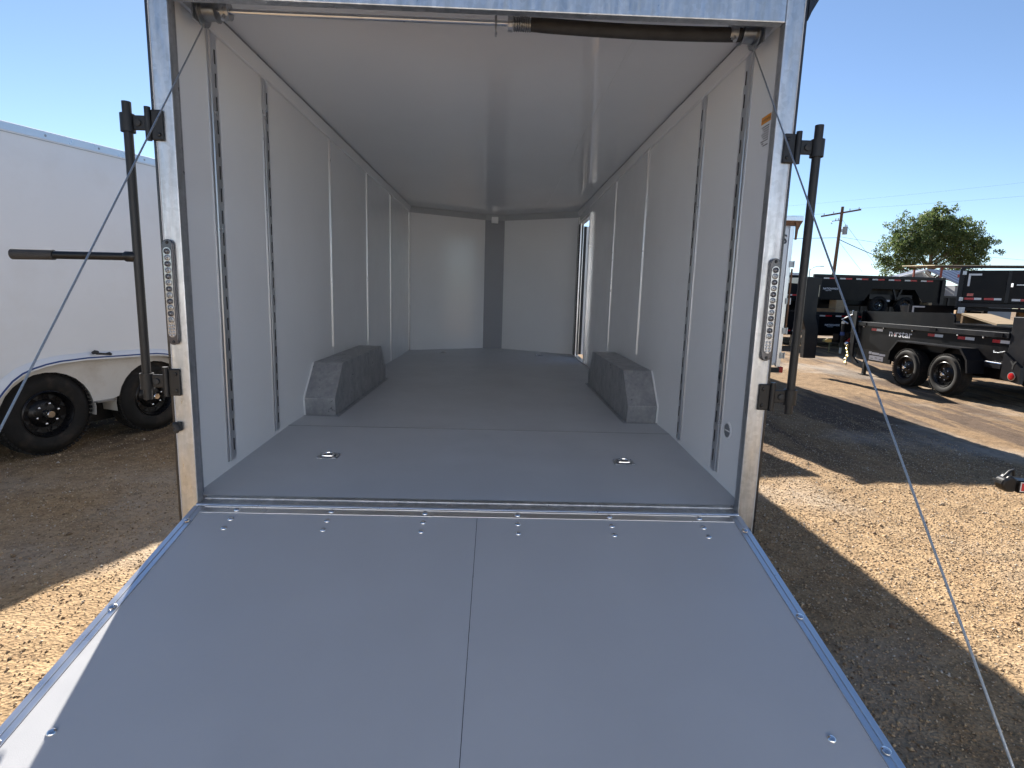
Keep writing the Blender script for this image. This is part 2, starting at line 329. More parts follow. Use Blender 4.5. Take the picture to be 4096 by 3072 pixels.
# ceiling, roof, nose
MB().prism([(x, y, ZC) for x, y in [(-XI, .05), (XI, .05)] + NOSE[::-1]], (0, 0, .012)).build('ceiling', 'ceiling_white', T)
MB().prism([(x, y, 2.70) for x, y in [(-XO, .0), (XO, .0), (XO, 6.05), (.16, 6.70), (-.16, 6.70), (-XO, 6.05)]], (0, 0, .03)).build('roof', 'black_skin', T)
for i in range(3):
    (ax_, ay_), (bx_, by_) = NOSE[i], NOSE[i+1]
    d = Vector((bx_-ax_, by_-ay_, 0)); nrm = Vector((-d.y, d.x, 0)).normalized(); e = d.normalized()*.0015
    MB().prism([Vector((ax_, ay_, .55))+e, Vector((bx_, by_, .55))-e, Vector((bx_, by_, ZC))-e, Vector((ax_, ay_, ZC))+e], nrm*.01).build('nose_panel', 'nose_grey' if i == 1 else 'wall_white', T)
    ex = d.normalized()*.03; p = [Vector((ax_, ay_, .42))+nrm*.015-ex, Vector((bx_, by_, .42))+nrm*.015+ex, Vector((bx_, by_, 2.70))+nrm*.015+ex, Vector((ax_, ay_, 2.70))+nrm*.015-ex]
    MB().prism(p, nrm*.02).build('skin', 'skin_silver', T)
    n2 = -nrm                                                            # cove trim along the nose top
    MB().prism([Vector((ax_, ay_, 2.552))+n2*.004, Vector((ax_, ay_, 2.61))+n2*.03, Vector((ax_, ay_, ZC-.001))+n2*.03, Vector((ax_, ay_, ZC-.001))+n2*.002], Vector((bx_-ax_, by_-ay_, 0))).build('nose_trim', 'trim_grey', T)
for sx in (-1, 1):
    c = MB().prism([(sx*(XI-.002), .10, 2.556), (sx*(XI-.014), .10, 2.560), (sx*(XI-.030), .10, 2.622), (sx*(XI-.002), .10, 2.622)], (0, 5.90, 0)).build('cove_trim', 'wall_white', T)
    box('cove_gap', 'alu_dark', T, *sorted((sx*(XI-.002), sx*(XI-.026))), .10, 6.0, 2.623, 2.6355)
    box('corner_strip', 'alu_dark', T, *sorted((sx*(XI-.001), sx*(XI-.016))), 5.985, 6.022, ZF+.002, 2.553)
box('ceiling_joint', 'wall_white', T, .70, .722, .12, 6.0, ZC-.002, ZC-.0005)
# slotted wall tracks and joint strips
def track(sx, yc, zb, zt, wide, slots):
    s = sx; x = XI; f = .0035; hw = wide/2; rid = wide*.14; yo = yc - wide*.10
    prof = [(yc-hw, 0), (yc-hw, f), (yo-rid*1.4, f), (yo-rid, .0075), (yo+rid, .0075), (yo+rid*1.4, f), (yc+hw, f), (yc+hw, 0)]
    o = MB().prism([(s*(x-d-.0006), y, zb) for y, d in prof], (0, 0, zt-zb)).build('wall_track' if slots else 'joint_strip', 'alu', T)
    if slots:
        z = zb+.045; ys = yc+hw*.52; first = None
        while z+.062 < zt:
            if first is None: first = box('slot', 'black_gap', o, *sorted((s*(x-f-.0004), s*(x-f-.0024))), ys-wide*.04, ys+wide*.04, z, z+.060); z0 = z
            else: share(first, o, (0, 0, z-z0))
            z += .1005
    return o
for sx in (-1, 1):
    track(sx, .432, .573, 2.554, .088, True); track(sx, 1.01, .580, 2.556, .080, True)
    track(sx, 2.20, .980, 2.556, .042, False); track(sx, 3.41, .885, 2.556, .038, False)
    track(sx, 4.61, .575, 2.556, .036, False) if sx < 0 else None
# wheel boxes
for sx in (-1, 1):
    prof = [(1.50, ZF+.001), (1.485, .69), (1.70, .912), (3.02, .912), (3.22, .69), (3.22, ZF+.001)]
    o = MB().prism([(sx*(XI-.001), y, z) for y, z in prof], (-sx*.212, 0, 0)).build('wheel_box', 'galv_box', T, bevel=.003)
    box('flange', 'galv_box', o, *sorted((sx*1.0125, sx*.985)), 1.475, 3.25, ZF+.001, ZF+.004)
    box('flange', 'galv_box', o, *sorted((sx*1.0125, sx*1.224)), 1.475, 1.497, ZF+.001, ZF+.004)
    cm = MB(); pts = [Vector((sx*(XI-.004), y-.006, z)) for y, z in prof[:3]]; cm.tube(pts, .006, 8); cm.build('sealant_bead', 'caulk', o)
    for y in (1.5, 2.1, 2.7, 3.2): MB().revolve([(0, .007), (.004, .005), (.005, .0005)], (sx*.998, y, ZF+.004), (0, 0, 1), 10).build('screw', 'chrome', o)
    for y in (1.96, 2.78): wheel(T, sx*1.235, y, .335, .335, .2, sx)
# underframe so the deck is carried
for x in (-.85, .85): box('frame_rail', 'black_steel', T, x-.05, x+.05, .10, 6.4, .40, .515)
box('axle', 'black_steel', T, -1.1, 1.1, 1.92, 2.0, .30, .37); box('axle', 'black_steel', T, -1.1, 1.1, 2.74, 2.82, .30, .37)
box('spring_hanger', 'black_steel', T, -.9, -.8, 1.6, 3.1, .36, .41); box('spring_hanger', 'black_steel', T, .8, .9, 1.6, 3.1, .36, .41)
MB().beam((-.6, 6.4, .45), (0, 8.0, .45), .08, .12).beam((.6, 6.4, .45), (0, 8.0, .45), .08, .12).tube([(0, 7.8, .5), (0, 7.8, -.01)], .03).build('tongue', 'black_steel', T)
# rear frame
for sx in (-1, 1):
    p = box('rear_post', 'galv', T, *sorted((sx*1.170, sx*1.242)), 0, .046, .44, 2.68, bevel=.004)
    box('post_edge', 'black_skin', p, *sorted((sx*1.2425, sx*XO)), -.004, .0, .42, 2.70)
    box('post_return', 'galv_box', p, *sorted((sx*1.205, sx*1.2245)), .047, .12, .50, 2.63)
box('header', 'galv', T, -1.1695, 1.1695, .002, .044, 2.494, 2.68, bevel=.004)
for sx in (-1, 1): MB().prism([(sx*1.2505, -.01, 2.50), (sx*1.262, -.01, 2.53), (sx*1.30, -.01, 2.60), (sx*1.31, -.01, 2.72), (sx*1.2505, -.01, 2.72)], (0, .10, 0)).build('roof_corner', 'black_skin', T)
box('sill', 'galv', T, -1.1695, 1.1695, .045, .0815, .46, .5195, bevel=.004)
MB().prism([(-1.1695, .044, .512), (-1.1695, -.002, .498), (-1.1695, -.002, .45), (-1.1695, .044, .45)], (2.339, 0, 0)).build('sill_step', 'galv', T)
# ramp spring, bar and drums above the opening
sp = MB().tube([(-1.10, .22, 2.545), (1.10, .22, 2.545)], .011, 12).build('torsion_bar', 'alu', T, smooth=True)
pts = [(.20+.9*k/14, .22, 2.545-.008*math.sin(math.pi*k/14)-.006*k/14) for k in range(15)]
MB().tube(pts, [.026]+[.028]*13+[.026], 16).build('spring_cover', 'spring_black', sp, smooth=True)
h = []
for k in range(8*14+1): a = 2*math.pi*k/14; h.append((.125+.075*k/112, .22+.026*math.cos(a), 2.545+.026*math.sin(a)))
MB().tube(h, .0042, 6).build('spring_coil', 'alu_dark', sp, smooth=True)
MB().revolve([(-.02, .012), (-.02, .03), (.0, .032), (0, .012)], (.125, .22, 2.545), (1, 0, 0), 16).build('spring_collar', 'galv', sp)
MB().box(.052, .060, .20, .24, 2.50, 2.63).build('bar_bracket', 'galv', sp)
for sx in (-1, 1):
    dr = MB().revolve([(.0, .012), (.0, .045), (.006, .045), (.010, .038), (.052, .040), (.056, .062), (.062, .062), (.062, .012)], (sx*1.085, .22, 2.545), (sx, 0, 0), 28).build('cable_drum', 'alu_dark', sp, smooth=True)
    MB().box(*sorted((sx*1.165, sx*1.172)), .18, .26, 2.50, 2.635).build('drum_bracket', 'galv', sp)
    MB().revolve([(-.02, .012), (-.02, .034), (.012, .034), (.012, .012)], (sx*1.055, .22, 2.545), (sx, 0, 0), 16).tube([(sx*1.05, .20, 2.523), (sx*1.05, .185, 2.50)], .008, 8).build('end_collar', 'galv', sp)
# tail lights
def slot_outline(cx, z0, z1, hw, n=10):
    p = [(cx+hw*math.cos(math.pi*k/n), z1-hw+hw*math.sin(math.pi*k/n)) for k in range(n+1)]
    return p + [(cx+hw*math.cos(math.pi+math.pi*k/n), z0+hw+hw*math.sin(math.pi+math.pi*k/n)) for k in range(n+1)]
for sx in (-1, 1):
    cx = sx*1.219
    tl = MB().prism([(x, -.0005, z) for x, z in slot_outline(cx, 1.19, 1.61, .0205)], (0, -.016, 0)).build('tail_light', 'lens_dark', T, bevel=.003)
    MB().prism([(x, -.017, z) for x, z in slot_outline(cx, 1.222, 1.578, .0155)], (0, -.004, 0)).build('lens', 'lens_clear', tl)
    for z in (1.203, 1.597): MB().revolve([(0, .007), (.003, .005), (.003, .0005)], (cx, -.0165, z), (0, -1, 0), 10).build('screw', 'black_gap', tl)
    for k in range(12):
        z = 1.562-.0245*k
        MB().revolve([(.0, .0105), (.003, .0115), (.004, .0085), (.0015, .006), (.002, .0005)], (cx, -.0212, z), (0, -1, 0), 14).build('reflector_cup', 'alu_dark' if k % 2 else 'lens_dark', tl, smooth=True)
        MB().revolve([(0, .004), (.004, .003), (.005, .0004)], (cx-sx*.001, -.0225, z), (0, -1, 0), 8).build('led', 'lens_clear', tl)
    for k in range(4):
        for u in (-.007, .007): MB().revolve([(0, .0055), (.003, .004), (.004, .0005)], (cx+u, -.0212, 1.268-.0125*k), (0, -1, 0), 8).build('led', 'lens_clear', tl)
# lock bars with hinge plates
for sx in (-1, 1):
    xr = sx*1.34; yr = -.01; top, bot = (2.115, .962) if sx < 0 else (2.125, .965)
    lb = MB().tube([(xr, yr, bot), (xr, yr, top)], .0165, 16).build('lock_bar', 'black_steel', T, smooth=True)
    for zc in (2.035, 1.035):
        hp = MB().box(*sorted((sx*1.207, sx*1.252)), -.012, -.0005, zc-.056, zc+.056).build('hinge_plate', 'black_steel', lb, bevel=.004)
        MB().tube([(sx*1.262, -.012, zc-.058), (sx*1.262, -.012, zc+.064)], .0115, 10).build('hinge_pin', 'black_steel', lb, smooth=True)
        MB().box(*sorted((sx*1.262, sx*1.334)), -.016, -.006, zc-.022, zc+.032).build('hinge_arm', 'black_steel', lb, bevel=.003)
        MB().revolve([(-.032, .022), (-.032, .026), (.034, .026), (.034, .022)], (xr, yr, zc+.002), (0, 0, 1), 16).build('bar_collar', 'black_steel', lb, smooth=True)
        for dz in (-.035, .035): MB().revolve([(0, .008), (.005, .006), (.006, .0005)], (sx*1.222, -.012, zc+dz), (0, -1, 0), 8).build('bolt', 'black_steel', lb)
        MB().revolve([(0, .014), (.006, .012), (.007, .0005)], (sx*1.298, -.016, zc+.004), (0, -1, 0), 12).build('bolt', 'black_gap', lb)
    if sx < 0:
        hd = MB().tube([(xr, yr, 1.538), (-1.80, -.03, 1.533)], .0155, 16).build('handle', 'black_steel', lb, smooth=True)
        MB().tube([(-1.655, -.024, 1.5345), (-1.81, -.031, 1.5325)], [.0195, .0205], 16).build('grip', 'spring_black', lb, smooth=True)
        MB().revolve([(-.02, .0165), (-.014, .021), (.022, .021), (.03, .0155)], (xr-.022, yr, 1.538), (-1, 0, 0), 16).build('handle_socket', 'black_steel', lb, smooth=True)
# rubber catch on the post, speaker grille, warning sticker, tie rings, interior lamp
MB().tube([(-1.240, -.012, .862), (-1.230, -.022, .858), (-1.220, -.022, .842), (-1.230, -.016, .832), (-1.240, -.012, .838)], [.008, .011, .012, .011, .008], 10).box(-1.232, -1.214, -.016, 0, .832, .868).build('rubber_catch', 'spring_black', T, smooth=True)
vg = MB().revolve([(0, .044), (.002, .044), (.004, .040), (.004, .0005)], (XI-.0005, .306, .812), (-1, 0, 0), 32).build('round_grille', 'wall_white', T, smooth=True)
for k in range(-4, 5):
    hw = math.sqrt(max(0, .034**2-(k*.0072)**2)); y = .306+k*.0072
    for a, b in ((-hw, -.003), (.003, hw)): MB().box(XI-.0062, XI-.0047, y-.0013, y+.0013, .812+a, .812+b).build('grille_slot', 'alu_dark', vg)
stk = box('warning_sticker', 'decal_white', T, XI-.0015, XI-.0006, .165, .252, 2.085, 2.222); box('sticker_band', 'decal_orange', stk, XI-.0024, XI-.0017, .165, .252, 2.192, 2.222)
for k in range(9): box('sticker_text', 'decal_ink', stk, XI-.0024, XI-.0017, .175 if k != 7 else .215, .244-.012*(k % 3), 2.176-.0098*k, 2.1795-.0098*k)
lettering('sticker_text', 'WARNING', 'decal_ink', stk, (XI-.0027, .244, 2.200), (0, -1, 0), (0, 0, 1), .017)
def tie_ring(x, y, z, slope):
    o = MB().prism([(x-.056, y-.045, z-.045*slope+.001), (x+.056, y-.045, z-.045*slope+.001), (x+.056, y+.045, z+.045*slope+.001), (x-.056, y+.045, z+.045*slope+.001)], (0, 0, .004)).build('tie_ring', 'galv', T, bevel=.002)
    MB().revolve([(.0, .040), (.004, .036), (.003, .031), (.001, .030), (.0006, .0005)], (x, y, z+.0052), (0, -slope, 1), 24).build('ring_pan', 'alu_dark', o, smooth=True)
    pts = [(x+.027*math.cos(a), y+.024*math.sin(a), z+.012+.004*math.sin(a)) for a in [math.pi*k/12 for k in range(13)]]
    pts = [(x+.027, y-.018, z+.009)] + pts + [(x-.027, y-.018, z+.009)] + [(x, y-.021, z+.009)] + [(x+.027, y-.018, z+.009)]
    MB().tube(pts, .0048, 8).build('ring', 'chrome', o, smooth=True)
    for dx in (-.046, .046):
        for dy in (-.036, .036): MB().revolve([(0, .006), (.003, .004), (.0035, .0004)], (x+dx, y+dy, z+dy*slope+.005), (0, 0, 1), 8).build('screw', 'chrome', o)
for x in (-.80, .80): tie_ring(x, .62, .5425, .0425); tie_ring(x*.86, 5.75, ZF, 0)
lp = box('interior_lamp', 'wall_white', T, -.052, .052, 6.60, 6.649, 2.502, 2.60, bevel=.006); box('lamp_lens', 'decal_white', lp, -.048, .048, 6.592, 6.5995, 2.508, 2.548)
# side door: frame, open leaf
df = MB().box(1.196, 1.262, 4.815, 4.862, .575, 2.47).box(1.196, 1.262, 5.748, 5.79, .575, 2.47).box(1.196, 1.262, 4.862, 5.748, 2.425, 2.47).box(1.196, 1.262, 4.862, 5.748, .568, .585).build('door_frame', 'alu', T, bevel=.003)
MB().box(1.19, 1.1955, 5.60, 5.747, .59, 2.42).box(1.236, 1.2455, 5.69, 5.7478, .59, 2.42).build('door_gasket', 'black_gap', df)
for k in range(40): box('gasket_rivet', 'alu_dark', df, 1.1885, 1.1899, 5.668, 5.682, .95+.034*k, .962+.034*k)
leaf = MB().prism([(1.265, 5.742, .60), (1.265, 5.778, .60), (2.09, 5.93, .60), (2.097, 5.895, .60)], (0, 0, 1.80)).build('side_door', 'white_paint', T, bevel=.003)
MB().prism([(1.262, 5.7385, .60), (1.300, 5.746, .60), (1.300, 5.744, .60), (1.262, 5.7365, .60)], (0, 0, 1.80)).build('door_seal', 'black_gap', leaf)
# ramp door
RS = .234; rz = lambda y: .512 + (y+.02)*RS
Rm = MB().prism([(-1.172, -.022, rz(-.022)-.004), (-1.172, -2.06, rz(-2.06)-.004), (-1.172, -2.06, rz(-2.06)-.045), (-1.172, -.022, rz(-.022)-.05)], (2.344, 0, 0)).build('ramp_door', 'black_skin', T)
def ramp_slab(name, material, x0, x1, y0, y1, t0, t1, bev=0.0):
    return MB().prism([(x0, y0, rz(y0)+t0), (x0, y1, rz(y1)+t0), (x0, y1, rz(y1)+t1), (x0, y0, rz(y0)+t1)], (x1-x0, 0, 0)).build(name, material, Rm, bevel=bev)
ramp_slab('ramp_panel', 'ramp_grey', -1.128, .0275, -.072, -2.02, -.0035, .0); ramp_slab('ramp_panel', 'ramp_grey', .0295, 1.128, -.072, -2.02, -.0035, .0)
for sx in (-1, 1):
    a, b = sorted((sx*1.127, sx*1.170)); ramp_slab('edge_trim', 'alu', a, b, -.03, -2.055, .0005, .0035, .001)
    a, b = sorted((sx*1.147, sx*1.153)); ramp_slab('edge_rib', 'alu', a, b, -.032, -2.05, .0036, .006, .001)
    for y in (-.135, -.59, -1.04, -1.5): MB().revolve([(0, .013), (.003, .012), (.006, .007), (.0065, .0005)], (sx*1.145, y, rz(y)+.0055), (0, -RS, 1), 14).build('screw', 'chrome', Rm, smooth=True)
ramp_slab('hinge_trim', 'alu', -1.1265, 1.1265, -.028, -.075, .0005, .0035, .001); ramp_slab('hinge_rib', 'alu', -1.12, 1.12, -.036, -.040, .0036, .006, .001)
MB().tube([(-1.168, -.012, .508), (1.168, -.012, .508)], .010, 10).build('hinge_barrel', 'alu', Rm, smooth=True)
for x in (-.98, -.587, -.193, .20, .593, .98):
    for y in (-.056, -.113, -.172): MB().revolve([(0, .0125), (.002, .0120), (.0055, .0085), (.007, .004), (.0072, .0005)], (x, y, rz(y)+(.0036 if y > -.07 else .0002)), (0, -RS, 1), 14).build('screw', 'chrome', Rm, smooth=True)
for x in (-1.03, -.6, .6, 1.02):
    for y in ((-1.005, -1.5) if abs(x) > .9 else (-1.5,)): MB().revolve([(0, .0125), (.002, .0120), (.0055, .0085), (.007, .004), (.0072, .0005)], (x, y, rz(y)+.0002), (0, -RS, 1), 14).build('screw', 'chrome', Rm, smooth=True)
# ramp cables from drum to ramp corner
for sx, end in ((-1, (-1.183, -1.60, rz(-1.60)+.012)), (1, (1.183, -1.61, rz(-1.61)+.012))):
    a = Vector((sx*1.135, .205, 2.488)); b = Vector(end); pts = [a.lerp(b, k/24)+Vector((0, 0, -.006*math.sin(math.pi*k/24))) for k in range(25)]
    MB().tube(pts, .0029, 8).build('ramp_cable', 'cable_steel', T, smooth=True)

# ================================================================== white trailer on the left
L = thing('enclosed_trailer', 'white enclosed trailer with black tandem wheels, beside the bar with the long handle', 'trailer', (-3.28, 3.05, 0), R(-21.3))
arch = [(-1.30, .38), (-1.24, .45), (-1.149, .566), (-1.083, .639), (-1.01, .69), (-.933, .721), (-.84, .745), (-.733, .76), (-.518, .768), (-.259, .761), (.012, .754), (.12, .750), (.22, .735), (.30, .705), (.38, .655), (.45, .59), (.52, .50), (.58, .38)]
contour = [(-2.5, .38)] + arch + [(2.9, .38), (2.9, 2.53), (-2.5, 2.53)]
MB().prism([(0, s, z) for s, z in contour], (-.03, 0, 0)).build('side_wall', 'white_paint', L)
MB().box(-2.40, -2.37, -2.5, 2.9, .38, 2.53).build('side_wall', 'white_paint', L); MB().box(-2.37, -.03, 2.86, 2.9, .38, 2.53).build('front_wall', 'white_paint', L); MB().box(-2.37, -.03, -2.5, -2.46, .38, 2.53).build('rear_door', 'white_paint', L)
MB().box(-2.08, -.34, -2.46, 2.86, .40, .46).build('floor', 'black_steel', L)
MB().prism([(.004, -2.51, 2.522), (.004, -2.51, 2.592), (-.02, -2.51, 2.602), (-1.2, -2.51, 2.64), (-2.38, -2.51, 2.602), (-2.404, -2.51, 2.592), (-2.404, -2.51, 2.522)], (0, 5.42, 0)).build('roof', 'white_paint', L)
rt = box('roof_trim', 'alu', L, .0045, .010, -2.5, 2.9, 2.532, 2.586); box('trim_groove', 'alu_dark', L, .0045, .007, -2.5, 2.9, 2.5185, 2.5225)
for k in range(12): MB().revolve([(0, .009), (.003, .006), (.0035, .0005)], (.0102, -2.3+.41*k, 2.561), (1, 0, 0), 10).build('screw', 'alu_dark', rt)
fl = MB(); ring = []
for i, (a, b) in enumerate(arch):
    p, q = arch[max(0, i-1)], arch[min(len(arch)-1, i+1)]; t = Vector((0, q[0]-p[0], q[1]-p[1])).normalized(); nn = Vector((0, -t.z, t.y)); c = Vector((0, a, b))
    ring.append([c+nn*.062+Vector((.001, 0, 0)), c+nn*.05+Vector((.02, 0, 0)), c+nn*.014+Vector((.045, 0, 0)), c+Vector((.045, 0, 0)), c+Vector((-.03, 0, 0))])
fl.add([p for rg in ring for p in rg], [(i*5+j, (i+1)*5+j, (i+1)*5+j+1, i*5+j+1) for i in range(len(ring)-1) for j in range(4)])
fn = fl.build('fender', 'white_paint', L, smooth=True)
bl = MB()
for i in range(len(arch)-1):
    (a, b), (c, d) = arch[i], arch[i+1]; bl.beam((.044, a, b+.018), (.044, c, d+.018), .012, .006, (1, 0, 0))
bl.build('fender_sheen', 'dark_blue', fn)  # blue strip draws the reflection-like line along the fender edge as colour
def scal(c, r, a0, a1, n=12): return [(c+r*math.cos(R(a0+(a1-a0)*k/n)), .325+r*math.sin(R(a0+(a1-a0)*k/n))) for k in range(n+1)]
top = [(s, z+.01) for s, z in arch]
inner = top + [(.60, .38)] + scal(.14, .362, 9, 168) + [(-.27, .385), (-.45, .385)] + scal(-.80, .362, 10, 172)
MB().prism([(-.045, s, z) for s, z in inner], (-.008, 0, 0)).build('wheel_well_panel', 'fender_white', L)
for yy in (-.80, .14):
    m = MB(); pts = scal(yy, .38, -10, 190, 18)
    for i in range(len(pts)-1):
        (a, b), (c, d) = pts[i], pts[i+1]; m.add([(-.05, a, b), (-.05, c, d), (-.32, c, d), (-.32, a, b)], [(0, 1, 2, 3)])
    m.build('wheel_well', 'fender_white', L, smooth=True)
    wheel(L, -.055, yy, .338, .345, .205, 1, rimr=.57)
    wheel(L, -2.38, yy, .33, .333, .205, -1, rimr=.585)
    box('axle', 'black_steel', L, -2.2, -.2, yy-.035, yy+.035, .30, .37)
box('frame_rail', 'black_steel', L, -.36, -.30, -2.45, 2.85, .28, .395); box('frame_rail', 'black_steel', L, -2.1, -2.04, -2.45, 2.85, .28, .395); box('suspension_beam', 'black_steel', L, -.30, -.24, -1.1, .45, .16, .39); box('lower_trim', 'alu_dark', L, -.048, .002, -.44, -.28, .372, .384)
MB().tube([(.03, -.47, .822), (.045, -.455, .832), (.05, -.44, .826), (.035, -.42, .815), (.035, -.36, .806), (.042, -.33, .808), (.03, -.31, .80)], [.012, .017, .017, .009, .008, .014, .011], 10).build('rubber_strap', 'spring_black', L, smooth=True)

# ================================================================== unseen white trailers, added behind the camera to bounce sunlight into the interior
for i, (x0, lab) in enumerate(((-4.0, 'unseen white enclosed trailer added behind the camera to bounce sunlight, left of two others'), (-1.2, 'unseen white enclosed trailer added behind the camera to bounce sunlight, between two others'), (1.6, 'unseen white enclosed trailer added behind the camera to bounce sunlight, right of two others'))):
    A = thing('enclosed_trailer', lab, 'trailer', (x0+1.25, -5.9, 0))
    MB().box(-1.25, 1.25, -5.2, 0, .45, 2.62).build('body', 'white_paint', A, bevel=.03); MB().box(-1.27, 1.27, -5.22, .02, 2.621, 2.68).build('roof', 'alu', A, bevel=.01)
    MB().beam((-.7, 0, .42), (0, 1.3, .42), .08, .12).beam((.7, 0, .42), (0, 1.3, .42), .08, .12).build('tongue', 'black_steel', A); xj = .25*(1 if i else -1); MB().tube([(xj, .9, -.01), (xj, .9, .8)], .035, 10).build('jack', 'black_steel', A, smooth=True)
    for sx in (-1, 1):
        for y in (-2.5, -3.4): wheel(A, sx*1.24, y, .335, .335, .2, sx)
        box('axle', 'black_steel', A, -1.05 if sx < 0 else .02, -.02 if sx < 0 else 1.05, -3.44, -3.36, .3, .37)

# ================================================================== white box trailer on the right
B = thing('box_trailer', 'white box trailer with rusty top bracket, black letter S and red corner light', 'trailer', (3.27, 6.2, 0))
bx = lambda n, m, x0, x1, y0, y1, z0, z1, p=B, bev=0.0: box(n, m, p, x0-3.42, x1-3.42, y0-6.5, y1-6.5, z0, z1, bev)
bx('box_body', 'white_paint', 2.40, 4.62, 6.54, 12.6, .46, 2.58, bev=.01)
bx('rear_door', 'white_paint', 2.46, 4.555, 6.51, 6.538, .50, 2.52)
for x0, x1 in ((2.40, 2.455), (4.56, 4.625)): bx('corner_post', 'alu', x0, x1, 6.495, 6.538, .44, 2.56, bev=.006)
bx('rear_header', 'alu', 2.36, 4.735, 6.47, 6.536, 2.63, 2.70, bev=.005); bx('header_back', 'rust', 2.42, 4.70, 6.50, 6.56, 2.565, 2.628)
MB().prism([(1.20, -.02, 2.628), (1.315, -.02, 2.628), (1.285, -.02, 2.58), (1.255, -.02, 2.50), (1.245, -.02, 2.36), (1.225, -.02, 2.36), (1.22, -.02, 2.54)], (0, .03, 0)).build('header_bracket', 'rust', B)
bx('bumper', 'black_steel', 2.4, 4.60, 6.46, 6.53, .355, .43); bx('corner_light', 'red_lens', 4.60, 4.655, 6.455, 6.53, .355, .445, bev=.005)
for z in (.62, 1.0, 1.45, 2.0): 
    hb = bx('door_hinge', 'alu_dark', 4.60, 4.675, 6.48, 6.4945, z-.045, z+.045); bx('hinge_pin', 'galv', 4.655, 4.668, 6.468, 6.479, z-.05, z+.05, p=hb)
bx('lock_rod', 'rust', 4.632, 4.652, 6.47, 6.488, 1.05, 1.93); bx('drip_rail', 'alu', 4.626, 4.64, 6.54, 12.6, 2.50, 2.56)
lettering('lettering', 'S', 'decal_ink', B, (4.445-3.42, -.0305+.04-.011, 2.30), (1, 0, 0), (0, 0, 1), .19, bold=.02)
for y in (9.3, 10.2):
    for sx, x in ((-1, 2.46), (1, 4.56)): wheel(B, x-3.42, y-6.5, .34, .34, .2, sx)
    bx('axle', 'black_steel', 2.55, 4.4, y-.04, y+.04, .30, .38)
for x in (2.7, 4.1): bx('frame_rail', 'black_steel', x-.05, x+.05, 6.6, 12.5, .36, .459)

# ================================================================== dump trailer with the side lettering
N = thing('dump_trailer', 'black dump trailer with white side lettering and two wheels under a steel fender', 'trailer', (8.7, 7.4, 0))
def nb(n, m, x0, x1, y0, y1, z0, z1, p=None, bev=0.0): return box(n, m, p or N, x0-8.7, x1-8.7, y0-7.4, y1-7.4, z0, z1, bev)
def NP(pts): return [(x-8.7, y-7.4, z) for x, y, z in pts]
nb('bed_side', 'black_paint', 7.68, 7.70, 5.78, 9.33, .53, 1.00); nb('bed_side', 'black_paint', 9.70, 9.72, 5.78, 9.33, .53, 1.08); nb('bed_floor', 'black_paint', 7.70, 9.70, 5.78, 9.33, .53, .56); nb('bed_front', 'black_paint', 7.70, 9.70, 9.31, 9.33, .56, 1.30)
nb('top_rail', 'grey_paint', 7.635, 7.715, 5.79, 9.34, 1.00, 1.085, bev=.006); nb('top_rail', 'grey_paint', 9.69, 9.77, 5.79, 9.34, 1.00, 1.085)
for y in (9.1, 7.25, 5.95): nb('stake_pocket', 'black_paint', 7.622, 7.634, y-.07, y+.07, 1.01, 1.07)
nb('main_frame', 'black_paint', 7.74, 7.82, 5.70, 9.40, .36, .529); nb('main_frame', 'black_paint', 9.56, 9.64, 5.70, 9.40, .36, .529)
nb('lower_panel', 'grey_paint', 7.70, 7.735, 8.30, 9.33, .30, .529)
MB().prism(NP([(7.60, 9.60, 1.29), (7.60, 9.33, 1.29), (7.60, 9.33, .36), (7.60, 9.12, .22), (7.60, 9.33, .20), (7.60, 9.44, .46), (7.60, 9.47, 1.0)]), (.04, 0, 0)).build('front_gusset', 'grey_paint', N)
gz = MB().prism(NP([(7.60, 5.785, .40), (7.60, 5.785, .80), (7.60, 5.70, .74), (7.60, 5.48, .60), (7.60, 5.46, .36)]), (.05, 0, 0)).build('rear_gusset', 'grey_paint', N)
nb('rear_post', 'grey_paint', 7.652, 7.76, 5.50, 5.779, .40, 1.32, bev=.006); nb('rear_post', 'grey_paint', 9.64, 9.75, 5.50, 5.779, .40, 1.32); nb('tailgate', 'black_paint', 7.762, 9.638, 5.53, 5.57, .56, 1.25)
MB().revolve([(0, .052), (.008, .05), (.012, .040), (.012, .0005)], NP([(7.598, 5.60, .46)])[0], (-1, 0, 0), 20).build('tail_lamp', 'red_lens', gz, smooth=True); MB().revolve([(0, .062), (.005, .061), (.006, .053), (0, .053)], NP([(7.5985, 5.60, .46)])[0], (-1, 0, 0), 24).build('lamp_ring', 'alu', gz)
for y, z in ((9.40, .78), (5.60, .63)):
    lettering('cutout', 'Y', 'black_gap', N, NP([(7.597, y+.055, z-.06)])[0], (0, -1, 0), (0, 0, 1), .16, bold=.03)
fo = [(8.00, .42), (7.97, .60), (7.80, .795), (6.35, .795), (6.20, .62), (6.16, .42)]; fi = [(8.00-.006*0, .42), (7.97, .60), (7.80, .79)]
m = MB()
for i in range(5):
    (a, b), (c, d) = fo[i], fo[i+1]; t = Vector((0, c-a, d-b)).normalized(); nn = Vector((0, t.z, -t.y))*.006; p0 = Vector((7.42-8.7, a-7.4, b)); p1 = Vector((7.42-8.7, c-7.4, d)); m.prism([p0, p1, p1+nn, p0+nn], (.258, 0, 0))
fd = m.build('fender', 'grey_paint', N)
m = MB()
for i in range(5):
    (a, b), (c, d) = fo[i], fo[i+1]; p0 = Vector((7.415-8.7, a-7.4, b)); p1 = Vector((7.415-8.7, c-7.4, d)); cen = Vector((7.415-8.7, 7.08-7.4, .45)); m.prism([p0, p1, p1+(cen-p1).normalized()*.035, p0+(cen-p0).normalized()*.035], (.006, 0, 0))
